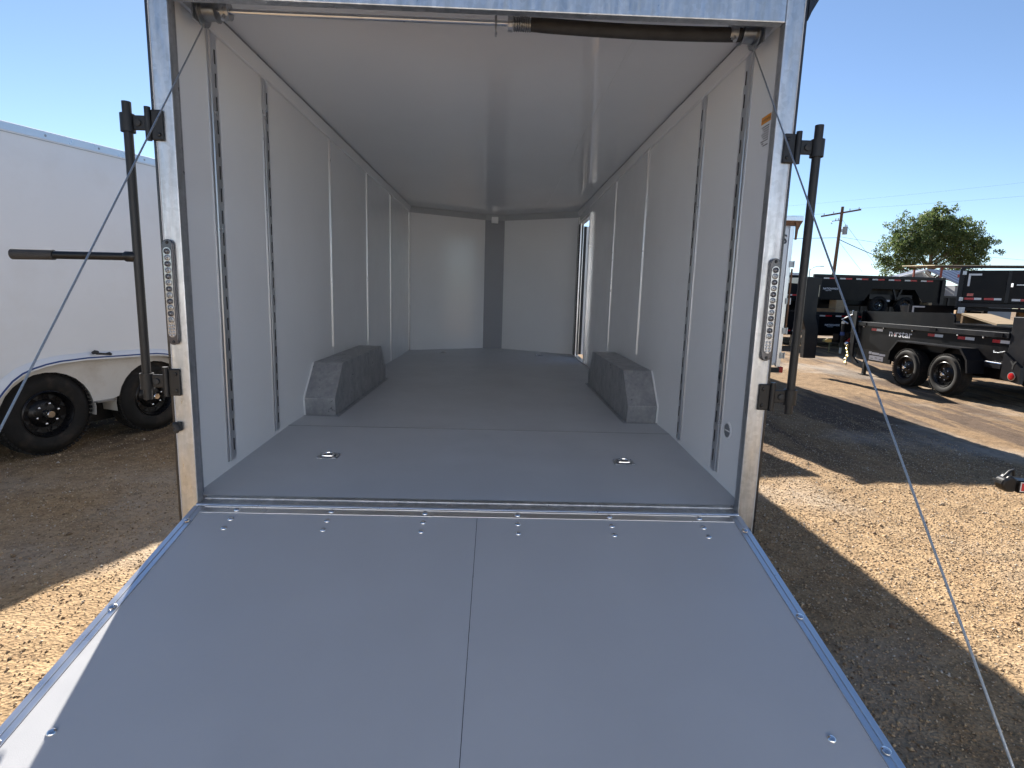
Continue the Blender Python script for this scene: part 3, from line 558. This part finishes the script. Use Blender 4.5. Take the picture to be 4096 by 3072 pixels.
m.build('fender_lip', 'grey_paint', fd); MB().prism(NP([(7.60, 7.35, .789), (7.60, 6.80, .789), (7.60, 6.95, .66), (7.60, 7.20, .66)]), (.03, 0, 0)).build('fender_web', 'grey_paint', fd)
for y in (7.505, 6.625):
    wheel(N, 7.425-8.7, y-7.4, .338, .338, .235, -1, rimr=.62); wheel(N, 9.98-8.7, y-7.4, .338, .338, .235, 1, rimr=.62); nb('axle', 'black_steel', 7.6, 9.8, y-.04, y+.04, .30, .38)
for a, b in ((8.92, 8.59), (7.41, 7.07), (6.76, 6.43), (6.10, 5.80)):
    mid_ = a-(a-b)*.46; nb('reflective_tape', 'tape_red', 7.6785, 7.6796, mid_+.001, a, .918, .965); nb('reflective_tape', 'tape_white', 7.6785, 7.6796, b, mid_-.001, .918, .965)
lettering('lettering', 'n rstar', 'decal_white', N, NP([(7.6775, 8.40, .845)])[0], (0, -1, 0), (0, 0, 1), .185, squeeze=1.22, bold=.008)
MB().prism(NP([(7.6775, 8.235, .935), (7.6775, 8.205, .885), (7.6775, 8.235, .835), (7.6775, 8.265, .885)]), (-.0006, 0, 0)).build('star_emblem', 'tape_white', N); MB().prism(NP([(7.6765, 8.235, .912), (7.6765, 8.220, .885), (7.6765, 8.235, .858), (7.6765, 8.250, .885)]), (-.0006, 0, 0)).build('star_emblem', 'tape_red', N)
for y0, y1, z0, z1 in ((8.94, 8.86, .445, .495), (8.85, 8.63, .44, .485), (8.62, 8.45, .435, .475), (8.92, 8.50, .33, .42)):
    d = nb('decal', 'decal_white', 7.6965, 7.6985, y1, y0, z0, z1)
    if y0-y1 > .3:
        for k in range(3): nb('decal_print', 'decal_ink', 7.6955, 7.6963, y1+.04+.13*k, y1+.11+.13*k, .355+.02*(k % 2), .365+.02*(k % 2), p=d)
for y in (9.15, 8.55, 7.77, 6.75, 6.25): MB().revolve([(0, .018), (.02, .016), (.024, .0005)], NP([(7.679, y, .985)])[0], (-1, 0, 0), 10).build('rail_bolt', 'chrome', N)
MB().tube(NP([(7.66, 6.02, .80), (7.64, 6.0, .775), (7.64, 5.92, .775), (7.65, 5.82, .805)]), .008, 8).build('gate_latch', 'galv', N, smooth=True)
nb('hinge_block', 'grey_paint', 7.62, 7.679, 5.83, 6.12, .54, .60); MB().tube(NP([(7.63, 6.12, .62), (7.63, 5.83, .615)]), .014, 8).build('hinge_pin', 'chrome', N)
# tongue, jack, chains at the far end
MB().beam((-.95, 1.95, .45), (0, 3.3, .45), .08, .14).beam((.95, 1.95, .45), (0, 3.3, .45), .08, .14).build('tongue', 'black_paint', N)
MB().tube(NP([(7.62, 9.50, 1.30), (7.60, 9.46, 1.22), (7.55, 9.74, 1.10), (7.58, 9.56, 1.02)]), .015, 8).build('crank_handle', 'galv', N); nb('jack_leg', 'black_steel', 7.66, 7.72, 8.98, 9.04, -.01, .299); nb('jack_foot', 'black_steel', 7.62, 7.76, 8.94, 9.08, -.012, .012)
ch = MB()
for k in range(12):
    a = Vector((7.58, 9.47+.035*math.sin(k*.9), .56-.036*k)); ch.add([], []); e = Vector((0, .02, 0)) if k % 2 else Vector((.02, 0, 0)); c = a-Vector((8.7, 7.4, 0))
    ch.tube([c+e, c+Vector((0, 0, .024)), c-e, c-Vector((0, 0, .024)), c+e], .008, 6)
ch.build('safety_chain', 'gold_chain', N, smooth=True)
MB().tube(NP([(7.58, 9.55, .60), (7.585, 9.50, .58)]), .035, 10).build('chain_hook', 'chrome', N, smooth=True)
# the smaller bed nested in it
M2 = thing('dump_bed', 'low black dump bed nested inside the lettered dump trailer', 'trailer bed', (8.7, 7.4, .56))
MB().prism([(7.78-8.7, y-7.4, z-.56) for y, z in ((9.28, .57), (9.28, 1.30), (7.12, 1.335), (7.03, 1.31), (7.0, 1.25), (7.0, 1.16), (5.84, 1.15), (5.84, .57))], (.03, 0, 0)).build('bed_side', 'black_paint', M2)
MB().box(7.812-8.7, 9.4-8.7, 5.84-7.4, 9.28-7.4, .012, .04).build('bed_floor', 'black_paint', M2); MB().box(9.402-8.7, 9.44-8.7, 5.84-7.4, 9.28-7.4, .012, .60).build('bed_side', 'black_paint', M2)
MB().box(7.765-8.7, 7.825-8.7, 5.84-7.4, 6.995-7.4, .592, .615).build('bed_rail', 'grey_paint', M2); MB().box(7.812-8.7, 9.4-8.7, 9.25-7.4, 9.279-7.4, .042, .72).build('bed_front', 'black_paint', M2); MB().box(7.812-8.7, 9.4-8.7, 6.20-7.4, 7.3-7.4, .042, .60).build('pump_box', 'black_paint', M2)
pb = thing('timber_plank', 'pale plywood plank lying tilted across the nested dump bed', 'plank', (8.15, 6.75, 1.16))
MB().prism([(-.20, -.38, .004), (.30, -.38, .004), (.30, .33, .15), (-.20, .33, .15)], (0, 0, .03)).build('board', 'wood_pale', pb); MB().prism([(-.20, .29, .004), (.30, .29, .004), (.30, .33, .004), (-.20, .33, .004)], (0, 0, .13)).build('batten', 'wood_brown', pb)

# ================================================================== stacked trailers behind
def deckover(root, ox, oy, length, z0, z1, width=2.1):
    """dump body running along +x from the root; front-left corner nearest the camera at (ox,oy)"""
    pass
def tape_row(p, x0, step, n, y, z, wl=.19, rl=.22, h=.045, red_first=False):
    for k in range(n):
        a = x0+k*step; MB().box(a, a+wl, y-.0012, y, z, z+h).build('reflective_tape', 'tape_white', p); MB().box(a+wl+.001, a+wl+rl, y-.0012, y, z, z+h).build('reflective_tape', 'tape_red', p)
def side_body(p, x0, x1, zb, zt, letters, zl, cut=True, rail=.09):
    """long side facing -y at local y=0"""
    if cut:
        c = [(x0, zb), (x0+1.75, zb), (x0+2.0, zb+.40), (x0+3.42, zb+.40), (x0+3.72, zb), (x1, zb), (x1, zt), (x0, zt)]
    else: c = [(x0, zb), (x1, zb), (x1, zt), (x0, zt)]
    MB().prism([(x, 0, z) for x, z in c], (0, .03, 0)).build('bed_side', 'black_paint', p)
    MB().box(x0, x1, 2.07, 2.1, zb, zt).build('bed_side', 'black_paint', p); MB().box(x0, x1, .031, 2.069, zb+.41, zb+.44).build('bed_floor', 'black_paint', p)
    MB().box(x0, x0+.03, .031, 2.069, zb+.441, zt).build('bed_front', 'black_paint', p); MB().box(x1-.03, x1, .031, 2.069, zb+.441, zt).build('tailgate', 'black_paint', p)
    MB().box(x0-.02, x1+.02, -.05, .06, zt+.001, zt+rail).build('top_rail', 'grey_paint', p, bevel=.006); MB().box(x0-.02, x1+.02, 2.06, 2.15, zt+.001, zt+rail).build('top_rail', 'grey_paint', p)
    for x in (x0-.03, x1-.09): MB().box(x, x+.12, -.06, -.001, zb-.05, zt).build('corner_post', 'grey_paint', p)
    if letters:
        lettering('lettering', 'NATIONWIDE', 'decal_white', p, (x0+.33, -.002, zl), (1, 0, 0), (0, 0, 1), .085, squeeze=.92, bold=.02); lettering('lettering', 'TRAILERS', 'decal_white', p, (x0+.40, -.002, zl-.045), (1, 0, 0), (0, 0, 1), .04, squeeze=1.3)
G1 = thing('dump_trailer', 'black dump trailer on wooden blocks, stacked atop another, with seven red and white tapes', 'trailer', (10.45, 16.2, 0))
side_body(G1, 0, 4.36, 1.56, 2.29, True, 1.89); tape_row(G1, .31, .545, 7, -.002, 2.235)
for x in (2.34, 3.24): 
    w = wheel(G1, 0, 0, 0, .30, .2, -1, rimr=.66); w.rotation_euler = (0, 0, R(90)); w.location = (x, .10, 1.42)
MB().beam((2.72, .05, 1.955), (2.86, .05, 1.60), .05, .06, (0, 1, 0)).beam((3.0, .05, 1.955), (2.86, .05, 1.60), .05, .06, (0, 1, 0)).build('lift_brace', 'grey_paint', G1); MB().box(2.0, 3.45, .12, .3, 1.62, 1.78).build('frame_rail', 'grey_paint', G1); MB().box(.2, 4.2, .4, .5, 1.42, 1.96).build('frame_rail', 'black_paint', G1); MB().box(.2, 4.2, 1.6, 1.7, 1.42, 1.96).build('frame_rail', 'black_paint', G1); MB().box(2.5, 2.72, .14, .16, 1.55, 1.61).build('decal', 'decal_white', G1)
MB().box(2.26, 2.42, .3, 1.8, 1.38, 1.419).box(3.16, 3.32, .3, 1.8, 1.38, 1.419).build('axle', 'black_steel', G1)
G5 = thing('dump_trailer', 'long black dump trailer standing behind the two stacked ones', 'trailer', (9.2, 19.6, 0))
MB().box(0, 9.5, 0, 2.0, .45, 1.78).build('bed', 'black_paint', G5, bevel=.01); MB().box(-.02, 9.52, -.05, .06, 1.781, 1.86).build('top_rail', 'grey_paint', G5); MB().box(1.0, 8.5, .1, 1.9, .3, .449).build('frame_rail', 'black_steel', G5); MB().box(1.2, 1.4, .3, 1.7, -.01, .299).box(8, 8.2, .3, 1.7, -.01, .299).build('stand_leg', 'black_steel', G5)
for k in range(8): MB().box(.5+1.15*k, .58+1.15*k, -.03, -.001, .46, 1.775).build('side_rib', 'grey_paint', G5)
G2 = thing('dump_trailer', 'black dump trailer at the bottom of the stack, carrying another on wooden blocks', 'trailer', (10.62, 16.15, 0))
side_body(G2, 0, 4.4, .42, 1.06, True, .70, cut=False); tape_row(G2, .12, .545, 7, -.002, 1.005)
for x in (1.8, 2.7): 
    w = wheel(G2, 0, 0, 0, .34, .2, -1); w.rotation_euler = (0, 0, R(90)); w.location = (x, -.22, .34)
MB().box(.2, 4.2, .3, .4, .35, .82).box(.2, 4.2, 1.6, 1.7, .35, .82).build('frame_rail', 'black_steel', G2); MB().tube([(.15, .3, .5), (.15, .3, -.01)], .04).tube([(4.2, .3, .5), (4.2, .3, -.01)], .04).build('jack_leg', 'black_steel', G2)
for i, (x0, x1, z0, z1, lab, mm) in enumerate(((.62, .92, 1.152, 1.555, 'pale timber block upright between the two stacked black trailers', 'wood_pale'), (-.04, .60, 1.152, 1.27, 'long brown timber laid flat on the lower stacked trailer', 'wood_brown'), (3.72, 3.84, 1.152, 1.555, 'short pale timber post under the tail of the upper stacked trailer', 'wood_pale'))):
    o = MB().box(-(x1-x0)/2, (x1-x0)/2, -.05, .35, 0, z1-z0).build('timber_block', mm, None, bevel=.008); o.location = (10.62+(x0+x1)/2, 16.18, z0); tag(o, lab, 'timber')
# the gooseneck pair just left of it
G3 = thing('gooseneck_trailer', 'black gooseneck trailer with its neck post hanging down beside the white box trailer', 'trailer', (8.2, 16.6, 0))
MB().prism([(0, 0, z) for z in (1.5,)]*0 or [(0, 0, 1.50), (2.05, 0, 1.50), (2.05, 0, 2.34), (0, 0, 2.34)], (0, 2.0, 0)).build('bed_side', 'black_paint', G3); MB().box(-.02, 2.07, -.05, .06, 2.341, 2.42).build('top_rail', 'decal_white', G3); tape_row(G3, .15, .48, 4, -.002, 1.66)
MB().prism([(-1.93, -7.8, .33), (-1.68, -7.8, .33), (-1.68, -7.8, .90), (-1.76, -7.8, 1.15), (-1.76, -7.8, 1.78), (-1.72, -7.8, 1.93), (-2.02, -7.8, 1.93), (-2.02, -7.8, 1.1), (-1.95, -7.8, .9)], (0, .14, 0)).build('coupler_post', 'grey_paint', G3, bevel=.01)
MB().prism([(-2.02, -7.79, 1.80), (-1.72, -7.79, 1.80), (-1.72, -7.79, 1.925), (-2.02, -7.79, 1.925)], (2.8, 7.78, .30)).build('neck_beam', 'grey_paint', G3)
MB().prism([(-1.74, -7.78, 1.55), (-1.74, -7.78, 1.79), (-1.5, -7.1, 1.82)], (.03, 0, 0)).build('neck_gusset', 'black_paint', G3)
MB().box(.3, .4, .2, 1.8, -.01, 1.499).box(1.6, 1.7, .2, 1.8, -.01, 1.499).build('stand_leg', 'black_steel', G3)
G4 = thing('dump_trailer', 'black trailer tucked under the gooseneck trailer with red and white tape', 'trailer', (8.1, 15.9, 0))
MB().box(.0, 2.1, 0, .55, .38, 1.14).build('bed', 'black_paint', G4, bevel=.01); tape_row(G4, .2, .48, 4, -.002, .50); MB().box(.2, .3, .1, .4, -.01, .379).box(1.8, 1.9, .1, .4, -.01, .379).build('stand_leg', 'black_steel', G4); MB().box(0, 2.1, -.04, .0, 1.141, 1.17).build('top_rail', 'grey_paint', G4)
# tongue and jack poking out behind the lettered trailer
H = thing('trailer_tongue', 'black trailer with coupler, blue jack and red brace behind the lettered dump trailer', 'trailer', (9.72, 14.0, 0))
MB().prism([(0, 0, .32), (.10, 0, .29), (.24, 0, .30), (.24, 0, .40), (.12, 0, .41), (.02, 0, .37)], (0, .10, 0)).build('coupler', 'gold_chain', H, bevel=.01)
MB().box(.24, 2.4, -.01, .11, .30, .42).build('tongue_beam', 'black_paint', H); MB().box(.24, .60, -.03, -.012, .38, .56).build('pump_cover', 'grey_paint', H)
jk = MB().tube([(.47, -.08, .16), (.47, -.08, .90)], .045, 12).build('jack', 'black_steel', H, smooth=True); MB().tube([(.47, -.08, .52), (.47, -.08, .62)], .06, 12).build('jack_collar', 'dark_blue', jk); MB().tube([(.47, -.08, .86), (.47, -.08, .93)], .052, 12).build('jack_cap', 'galv', jk); MB().tube([(.47, -.08, -.01), (.47, -.08, .159)], .03, 8).build('jack_leg', 'galv', jk)
MB().beam((.62, -.04, .33), (.86, -.04, .53), .02, .05, (0, 1, 0)).beam((.86, -.04, .53), (.86, -.04, .33), .02, .05, (0, 1, 0)).beam((.62, -.045, .345), (.88, -.045, .345), .02, .04, (0, 1, 0)).build('red_brace', 'tape_red', H); MB().box(.7, 1.2, -.02, .12, .425, .60).build('tool_box', 'black_paint', H, bevel=.01)
for x in (.16, .50):
    c2 = MB()
    for k in range(8):
        c = Vector((x, -.02, .03+.036*k)); e = Vector((0, .02, 0)) if k % 2 else Vector((.02, 0, 0)); c2.tube([c+e, c+Vector((0, 0, .024)), c-e, c-Vector((0, 0, .024)), c+e], .009, 6)
    c2.build('safety_chain', 'gold_chain', H, smooth=True)
MB().box(1.3, 3.6, -.3, 1.2, .35, .95).build('bed', 'black_paint', H, bevel=.01); MB().box(3.0, 3.1, -.2, -.1, -.01, .349).build('stand_leg', 'black_steel', H)
# tailgate with corner tapes, in the middle distance
K = thing('dump_trailer', 'black dump trailer showing a tailgate with two white corner tapes, behind the nested bed', 'trailer', (12.15, 12.6, 0), R(-28))
MB().box(-.80, .80, 0, .05, .62, 1.47).build('tailgate', 'black_paint', K); MB().box(-.86, -.801, -.02, .08, .5, 1.49).box(.801, .86, -.02, .08, .5, 1.49).build('corner_post', 'grey_paint', K); MB().box(-.8, .8, .051, 2.9, .55, 1.44).build('bed', 'black_paint', K)
for s in (-1, 1):
    MB().box(*sorted((s*.78, s*.50)), -.0015, -.0003, 1.40, 1.44).build('corner_tape', 'tape_white', K) if s < 0 else MB().box(.50, .78, -.0015, -.0003, 1.34, 1.375).build('corner_tape', 'tape_white', K)
    MB().box(*sorted((s*.78, s*.735)), -.0015, -.0003, 1.22, 1.3995 if s < 0 else 1.3395).build('corner_tape', 'tape_white', K)
MB().box(-.7, -.6, .2, .3, -.01, .549).box(.6, .7, .2, .3, -.01, .549).box(-.1, .1, 2.5, 2.6, -.01, .549).build('stand_leg', 'black_steel', K); MB().box(-.82, .82, -.03, -.001, 1.02, 1.045).build('gate_rail', 'grey_paint', K)
# high trailer with barn doors
E1 = thing('dump_trailer', 'raised black dump trailer with barn doors and a red white tape strip', 'trailer', (10.5, 10.3, 0), R(-40))
e = lambda n, m, x0, x1, y0, y1, z0, z1, bev=0.0: MB().box(x0, x1, y0, y1, z0, z1).build(n, m, E1, bevel=bev)
e('barn_door', 'black_paint', .065, .825, 0, .04, 1.55, 2.25); e('barn_door', 'black_paint', .835, 1.60, 0, .04, 1.55, 2.25)
e('corner_post', 'grey_paint', -.03, .06, -.03, .07, 1.42, 2.30, .006); e('corner_post', 'grey_paint', 1.605, 1.70, -.03, .07, 1.42, 2.30, .006)
e('rear_bar', 'grey_paint', -.01, 1.68, -.05, -.005, 1.445, 1.535, .006); e('door_bar', 'grey_paint', .80, .86, -.03, -.002, 1.56, 2.24); e('top_rail', 'grey_paint', -.01, 1.68, -.02, .06, 2.305, 2.33)
e('bed', 'black_paint', .0, 1.66, .08, 2.9, 1.52, 2.26); e('chassis_beam', 'black_paint', .08, 1.6, .02, 2.7, 1.365, 1.44); e('gusset', 'galv', .03, .15, -.06, 0, 1.30, 1.44)
e('corner_tape', 'tape_white', .13, .36, -.0025, -.0004, 2.145, 2.185); e('corner_tape', 'tape_white', .13, .17, -.0025, -.0004, 1.91, 2.144); e('decal', 'red_lens', .15, .26, -.0025, -.0004, 1.69, 1.75)
for k in range(4): e('reflective_tape', 'tape_white' if k % 2 else 'tape_red', .115+.17*k, .115+.17*k+(.125 if k % 2 else .169), -.0025, -.0004, 1.61, 1.655)
e('reflective_tape', 'tape_white', .92, 1.06, -.0025, -.0004, 1.60, 1.645); e('reflective_tape', 'tape_red', 1.062, 1.22, -.0025, -.0004, 1.60, 1.645)
for z in (2.20, 1.62): e('hinge', 'galv', .02, .09, -.045, -.031, z-.04, z+.04)
e('latch', 'chrome', .87, .905, -.05, -.005, 1.90, 1.98); e('handle', 'galv', .96, 1.25, -.04, -.015, 1.935, 1.955); e('side_lamp', 'red_lens', -.07, -.031, -.02, .03, 2.10, 2.17)
S1 = thing('dump_trailer', 'black trailer bed carrying the trailer with barn doors', 'trailer', (11.5, 10.3, 0), R(-34)); MB().box(-.85, .85, 0, 3.0, .45, 1.10).build('bed', 'black_paint', S1, bevel=.01)
MB().box(-.8, -.7, .3, .4, -.01, .449).box(.7, .8, .3, .4, -.01, .449).box(-.1, .1, 2.6, 2.7, -.01, .449).build('stand_leg', 'black_steel', S1)
for x, w, lab, mm in ((11.0, .2, 'brown timber block holding up the trailer with barn doors at its corner', 'wood_brown'), (11.95, .2, 'timber block under the far barn door of the raised trailer', 'wood_brown')):
    o = MB().box(-w/2, w/2, 0, .4, 0, .262).build('timber_block', mm, None, bevel=.01); o.location = (x, 10.75-(x-11)*.67, 1.101); o.rotation_euler = (0, 0, R(-34)); tag(o, lab, 'timber')
# tongue at the right edge
Q = thing('trailer_tongue', 'dark trailer coupler with a red and white label, above the gravel', 'trailer', (3.37, .99, 0))
MB().prism([(-.075, 0, .34), (-.06, 0, .305), (-.03, 0, .29), (.015, 0, .29), (.021, 0, .37), (-.003, 0, .39), (-.027, 0, .40), (-.042, 0, .382), (-.069, 0, .37)], (0, .07, 0)).build('coupler', 'black_steel', Q, bevel=.012)
MB().tube([(-.04, .035, .382), (-.01, .035, .42), (.01, .035, .43), (.02, .035, .39)], .009, 8).build('latch', 'black_steel', Q, smooth=True)
tb = MB().prism([(.022, -.005, .29), (.70, -.16, .29), (.70, -.16, .37), (.022, -.005, .37)], (.02, .075, 0)).build('tongue_beam', 'black_paint', Q, bevel=.004)
lb = MB().prism([(.032, -0.0082, .30), (.20, -0.0466, .30), (.20, -0.0466, .362), (.032, -0.0082, .362)], (-.0003, -.0014, 0)).build('label', 'tape_white', tb); MB().prism([(.038, -0.0118, .306), (.13, -0.0328, .306), (.13, -0.0328, .356), (.038, -0.0118, .356)], (-.0003, -.0010, 0)).build('label_print', 'tape_red', tb)
MB().tube([(.80, -.15, -.01), (.80, -.15, .55)], .03, 10).build('jack', 'black_steel', Q, smooth=True); MB().box(.66, 1.6, -.5, .3, .27, .40).build('frame', 'black_paint', Q, bevel=.01); MB().box(1.4, 1.5, -.2, -.1, -.01, .269).build('stand_leg', 'black_steel', Q)

# ================================================================== far background
PL = thing('utility_pole', 'brown wooden utility pole with grey transformer and crossarm, beside the tree', 'utility pole', (29.85, 48, 0))
MB().tube([(0, 0, -.3), (.18, 0, 9.85)], [.17, .12], 14).build('pole', 'pole_wood', PL, smooth=True); MB().beam((-1.15, .9, 9.10), (1.30, -.9, 9.52), .10, .13).build('crossarm', 'pole_wood', PL)
MB().tube([(.62, 0, 7.50), (.62, 0, 8.15)], [.21, .21], 16).tube([(.55, -.1, 8.15), (.55, -.1, 8.32)], .04, 8).tube([(.70, -.1, 8.15), (.70, -.1, 8.30)], .04, 8).build('transformer', 'transformer_grey', PL, smooth=True); MB().box(.15, .5, -.06, .06, 7.7, 7.95).build('bracket', 'galv', PL)
MB().beam((-.6, .1, 8.60), (.1, 0, 8.70), .05, .06).tube([(-.55, .1, 8.60), (-.62, .1, 8.50), (-.60, .1, 8.38), (-.50, .1, 8.40)], .03, 6).tube([(-.25, .1, 8.66), (-.25, .1, 8.85)], .04, 6).tube([(-.02, .1, 8.68), (-.02, .1, 8.88)], .04, 6).build('insulator', 'transformer_grey', PL)
for x, z in ((-1.0, 9.13), (-.4, 9.24), (.6, 9.42), (1.15, 9.50)): MB().tube([(x, -x*.7, z), (x, -x*.7, z+.22)], .035, 8).build('insulator', 'transformer_grey', PL)
def wire(a, b, sag, lab, r=.007, n=16):
    a, b = Vector(a), Vector(b); pts = [a.lerp(b, k/n)-Vector((0, 0, sag*4*(k/n)*(1-k/n))) for k in range(n+1)]
    tag(MB().tube(pts, r, 5).build('overhead_wire', 'wire_dark'), lab, 'wire', 'overhead wires')
wire((28.8, 48.7, 9.30), (-30, 80, 10.5), .9, 'thin overhead wire leading from the pole crossarm past the white box trailer'); wire((30.4, 47.6, 9.60), (90, 20, 16), .9, 'faint thin overhead wire rising from the pole crossarm above the tree', .005); wire((29.95, 48, 7.2), (-20, 75, 9.4), .6, 'overhead service wire leaving the pole below its transformer toward the box trailer', .022)
wire((29.95, 48, 7.1), (36.2, 42, 3.4), .25, 'thick overhead cable dropping from the pole to the gabled house', .03); wire((29.95, 48, 7.3), (70, 60, 6.6), .5, 'level overhead wire passing behind the tree', .012); wire((30.0, 48, 8.9), (32.9, 46, 4.2), .02, 'steep guy wire from the pole top down behind the black trailers', .010); wire((29.95, 48, 7.0), (31.9, 47, 4.2), .02, 'steep guy wire from under the transformer down to the trailers', .010)
wire((30, 60, 11.6), (110, 60, 24), .8, 'faint high overhead wire crossing the sky above the tree', .005)
SL = thing('street_lamp', 'small distant street lamp with a curved arm, left of the utility pole', 'street lamp', (39.8, 70, 0)); MB().tube([(0, 0, -.2), (.03, 0, 5.75)], [.08, .05], 8).build('post', 'transformer_grey', SL); MB().tube([(.03, 0, 5.55), (.35, 0, 5.85), (.8, 0, 6.07), (1.45, 0, 6.10)], .035, 6).build('arm', 'transformer_grey', SL); MB().box(1.35, 1.78, -.1, .1, 6.06, 6.14).build('lamp_head', 'transformer_grey', SL)
HS = thing('house', 'house with white gable trim and blue grey metal roof, under the tree', 'house', (27.4, 34, 0))
MB().prism([(-1.5, 0, -.1), (.75, 0, -.1), (.75, 0, 3.16), (.05, 0, 3.68), (-1.5, 0, 3.22)], (0, .7, 0)).build('wall', 'house_wall', HS)
MB().prism([(-1.75, -.25, 3.24), (.05, -.25, 3.77), (.05, -.25, 3.66), (-1.75, -.25, 3.13)], (0, .10, 0)).build('barge_board', 'house_white', HS); MB().prism([(.05, -.25, 3.77), (.78, -.25, 3.20), (.66, -.25, 3.18), (.05, -.25, 3.64)], (0, .10, 0)).build('barge_board', 'house_white', HS)
MB().prism([(-1.75, -.14, 3.25), (.05, -.14, 3.78), (.05, -.14, 3.74), (-1.75, -.14, 3.21)], (0, .9, 0)).build('roof', 'roof_metal', HS)
rfb = MB().prism([(.05, -.30, 3.79), (4.6, -.30, 3.72), (4.75, -2.1, 2.80), (.75, -2.1, 2.86)], (0, .02, -.05)).build('roof', 'roof_metal', HS)
for k in range(11): a = Vector((.25+.40*k, -.30, 3.80-.006*k)); b = Vector((.90+.37*k, -2.1, 2.875-.006*k)); MB().beam(a, b, .03, .03).build('roof_seam', 'roof_metal', rfb)
MB().box(.80, 4.7, -2.13, -2.05, 2.70, 2.80).build('fascia', 'house_white', HS); MB().box(.8, 4.6, -1.9, 0, -.1, 2.75).build('wall', 'house_wall', HS)
CP = thing('carport', 'carport with a thin cream edged roof on a red brown post, above the raised trailer', 'carport', (21, 24, 0))
MB().prism([(-.55, 0, 3.36), (7.5, 0, 3.56), (7.5, 0, 3.53), (-.55, 0, 3.33)], (.3, 2.6, .10)).build('roof', 'canopy_cream', CP); MB().prism([(-.35, .02, 3.30), (7.5, .02, 3.488), (7.5, .02, 3.45), (.0, .02, 3.255)], (.3, 2.5, .10)).build('roof_beam', 'canopy_brown', CP)
for x, y in ((-.08, .15), (5.5, .15), (.2, 2.3), (6, 2.3)): MB().box(x, x+.07, y, y+.07, -.05, 3.26+x*.02).build('post', 'red_steel', CP)

def tree(cx, cy):
    t = thing('broadleaf_tree', 'broad green tree with a wide rounded crown behind the gabled house', 'tree', (cx, cy, 0)); lm = MB(); tips = []
    lm.tube([(0, 0, -.2), (-.05, 0, 2.0), (-.15, .1, 4.2), (-.25, 0, 6.2), (-.1, .2, 7.8)], [.32, .26, .21, .14, .05], 12)
    crown = [(-4.0, 0, 5.5, 1.5), (-3.5, -.6, 6.6, 1.2), (-2.6, .5, 7.6, 1.4), (-1.2, -.5, 8.0, 1.3), (.1, .2, 8.5, 1.0), (.3, -.6, 7.6, 1.5), (1.6, .6, 8.0, 1.2), (2.3, -.4, 7.2, 1.5), (3.6, .2, 6.9, 1.4), (4.4, -.4, 6.3, 1.3), (4.3, .4, 5.3, 1.3), (2.8, -.2, 5.4, 1.6), (1.2, -1.0, 6.2, 1.5), (-1.0, -.8, 6.4, 1.6), (-2.4, -.9, 5.6, 1.5), (-3.5, .6, 4.6, 1.2), (-1.8, .3, 4.7, .9), (-2.6, 1.2, 6.5, 1.5), (.3, 1.4, 6.8, 1.7), (2.6, 1.4, 6.3, 1.6), (3.3, .8, 4.6, 1.0), (-.9, 1.2, 7.3, 1.5), (-4.6, .2, 4.9, .9), (5.0, .1, 6.7, .7), (.0, 0, 9.0, .55), (.75, .1, 9.1, .5), (-.35, .2, 8.9, .55)]
    for x, y, z, r in crown:
        a = Vector((-.15, .05, min(6.0, max(3.2, z-2.0)))); b = Vector((x, y, z)); mid = a.lerp(b, .5)+Vector((0, 0, .25)); lm.tube([a, mid, b], [.10, .06, .02], 6)
        for q in range(3): lm.tube([a.lerp(b, .65), b+Vector((random.uniform(-r, r), random.uniform(-r, r), random.uniform(-r, r)*.8))*.75], [.035, .01], 5)
    lm.build('trunk', 'bark', t, smooth=True).scale = (.8, .8, 1.0)
    V = []; n0 = 0
    for x, y, z, r in crown:
        subs = [(np.array([x, y, z])+rng.normal(0, 1, 3)*np.array([r, r, r*.75])*.52, r*rng.uniform(.20, .42)) for _ in range(int(15*r*r)+5)]
        for c, sr in subs:
            n = int(30+64*sr); d = rng.normal(0, 1, (n, 3)); d /= np.linalg.norm(d, axis=1)[:, None]; p = c+d*sr*(rng.random((n, 1))**.45)*np.array([1.1, 1.1, .75])
            s = rng.uniform(.055, .115, n)[:, None]; u = rng.normal(0, 1, (n, 3)); u /= np.linalg.norm(u, axis=1)[:, None]; w = np.cross(u, rng.normal(0, 1, (n, 3))); w /= np.linalg.norm(w, axis=1)[:, None]
            V.append(np.stack([p-u*s, p+w*s*.55, p+u*s, p-w*s*.55], 1))
    V = np.concatenate(V); m = len(V); me = bpy.data.meshes.new('crown'); me.vertices.add(m*4); me.vertices.foreach_set('co', V.reshape(-1)); me.loops.add(m*4); me.loops.foreach_set('vertex_index', np.arange(m*4, dtype=np.int32)); me.polygons.add(m); me.polygons.foreach_set('loop_start', np.arange(0, m*4, 4)); me.update()
    me.materials.append(MATS['leaf']); o = bpy.data.objects.new('crown', me); COL.objects.link(o); o.parent = t; o.scale = (.8, .8, 1.02); o['kind'] = 'stuff'; print('leaves', m)
tree(35.7, 44)
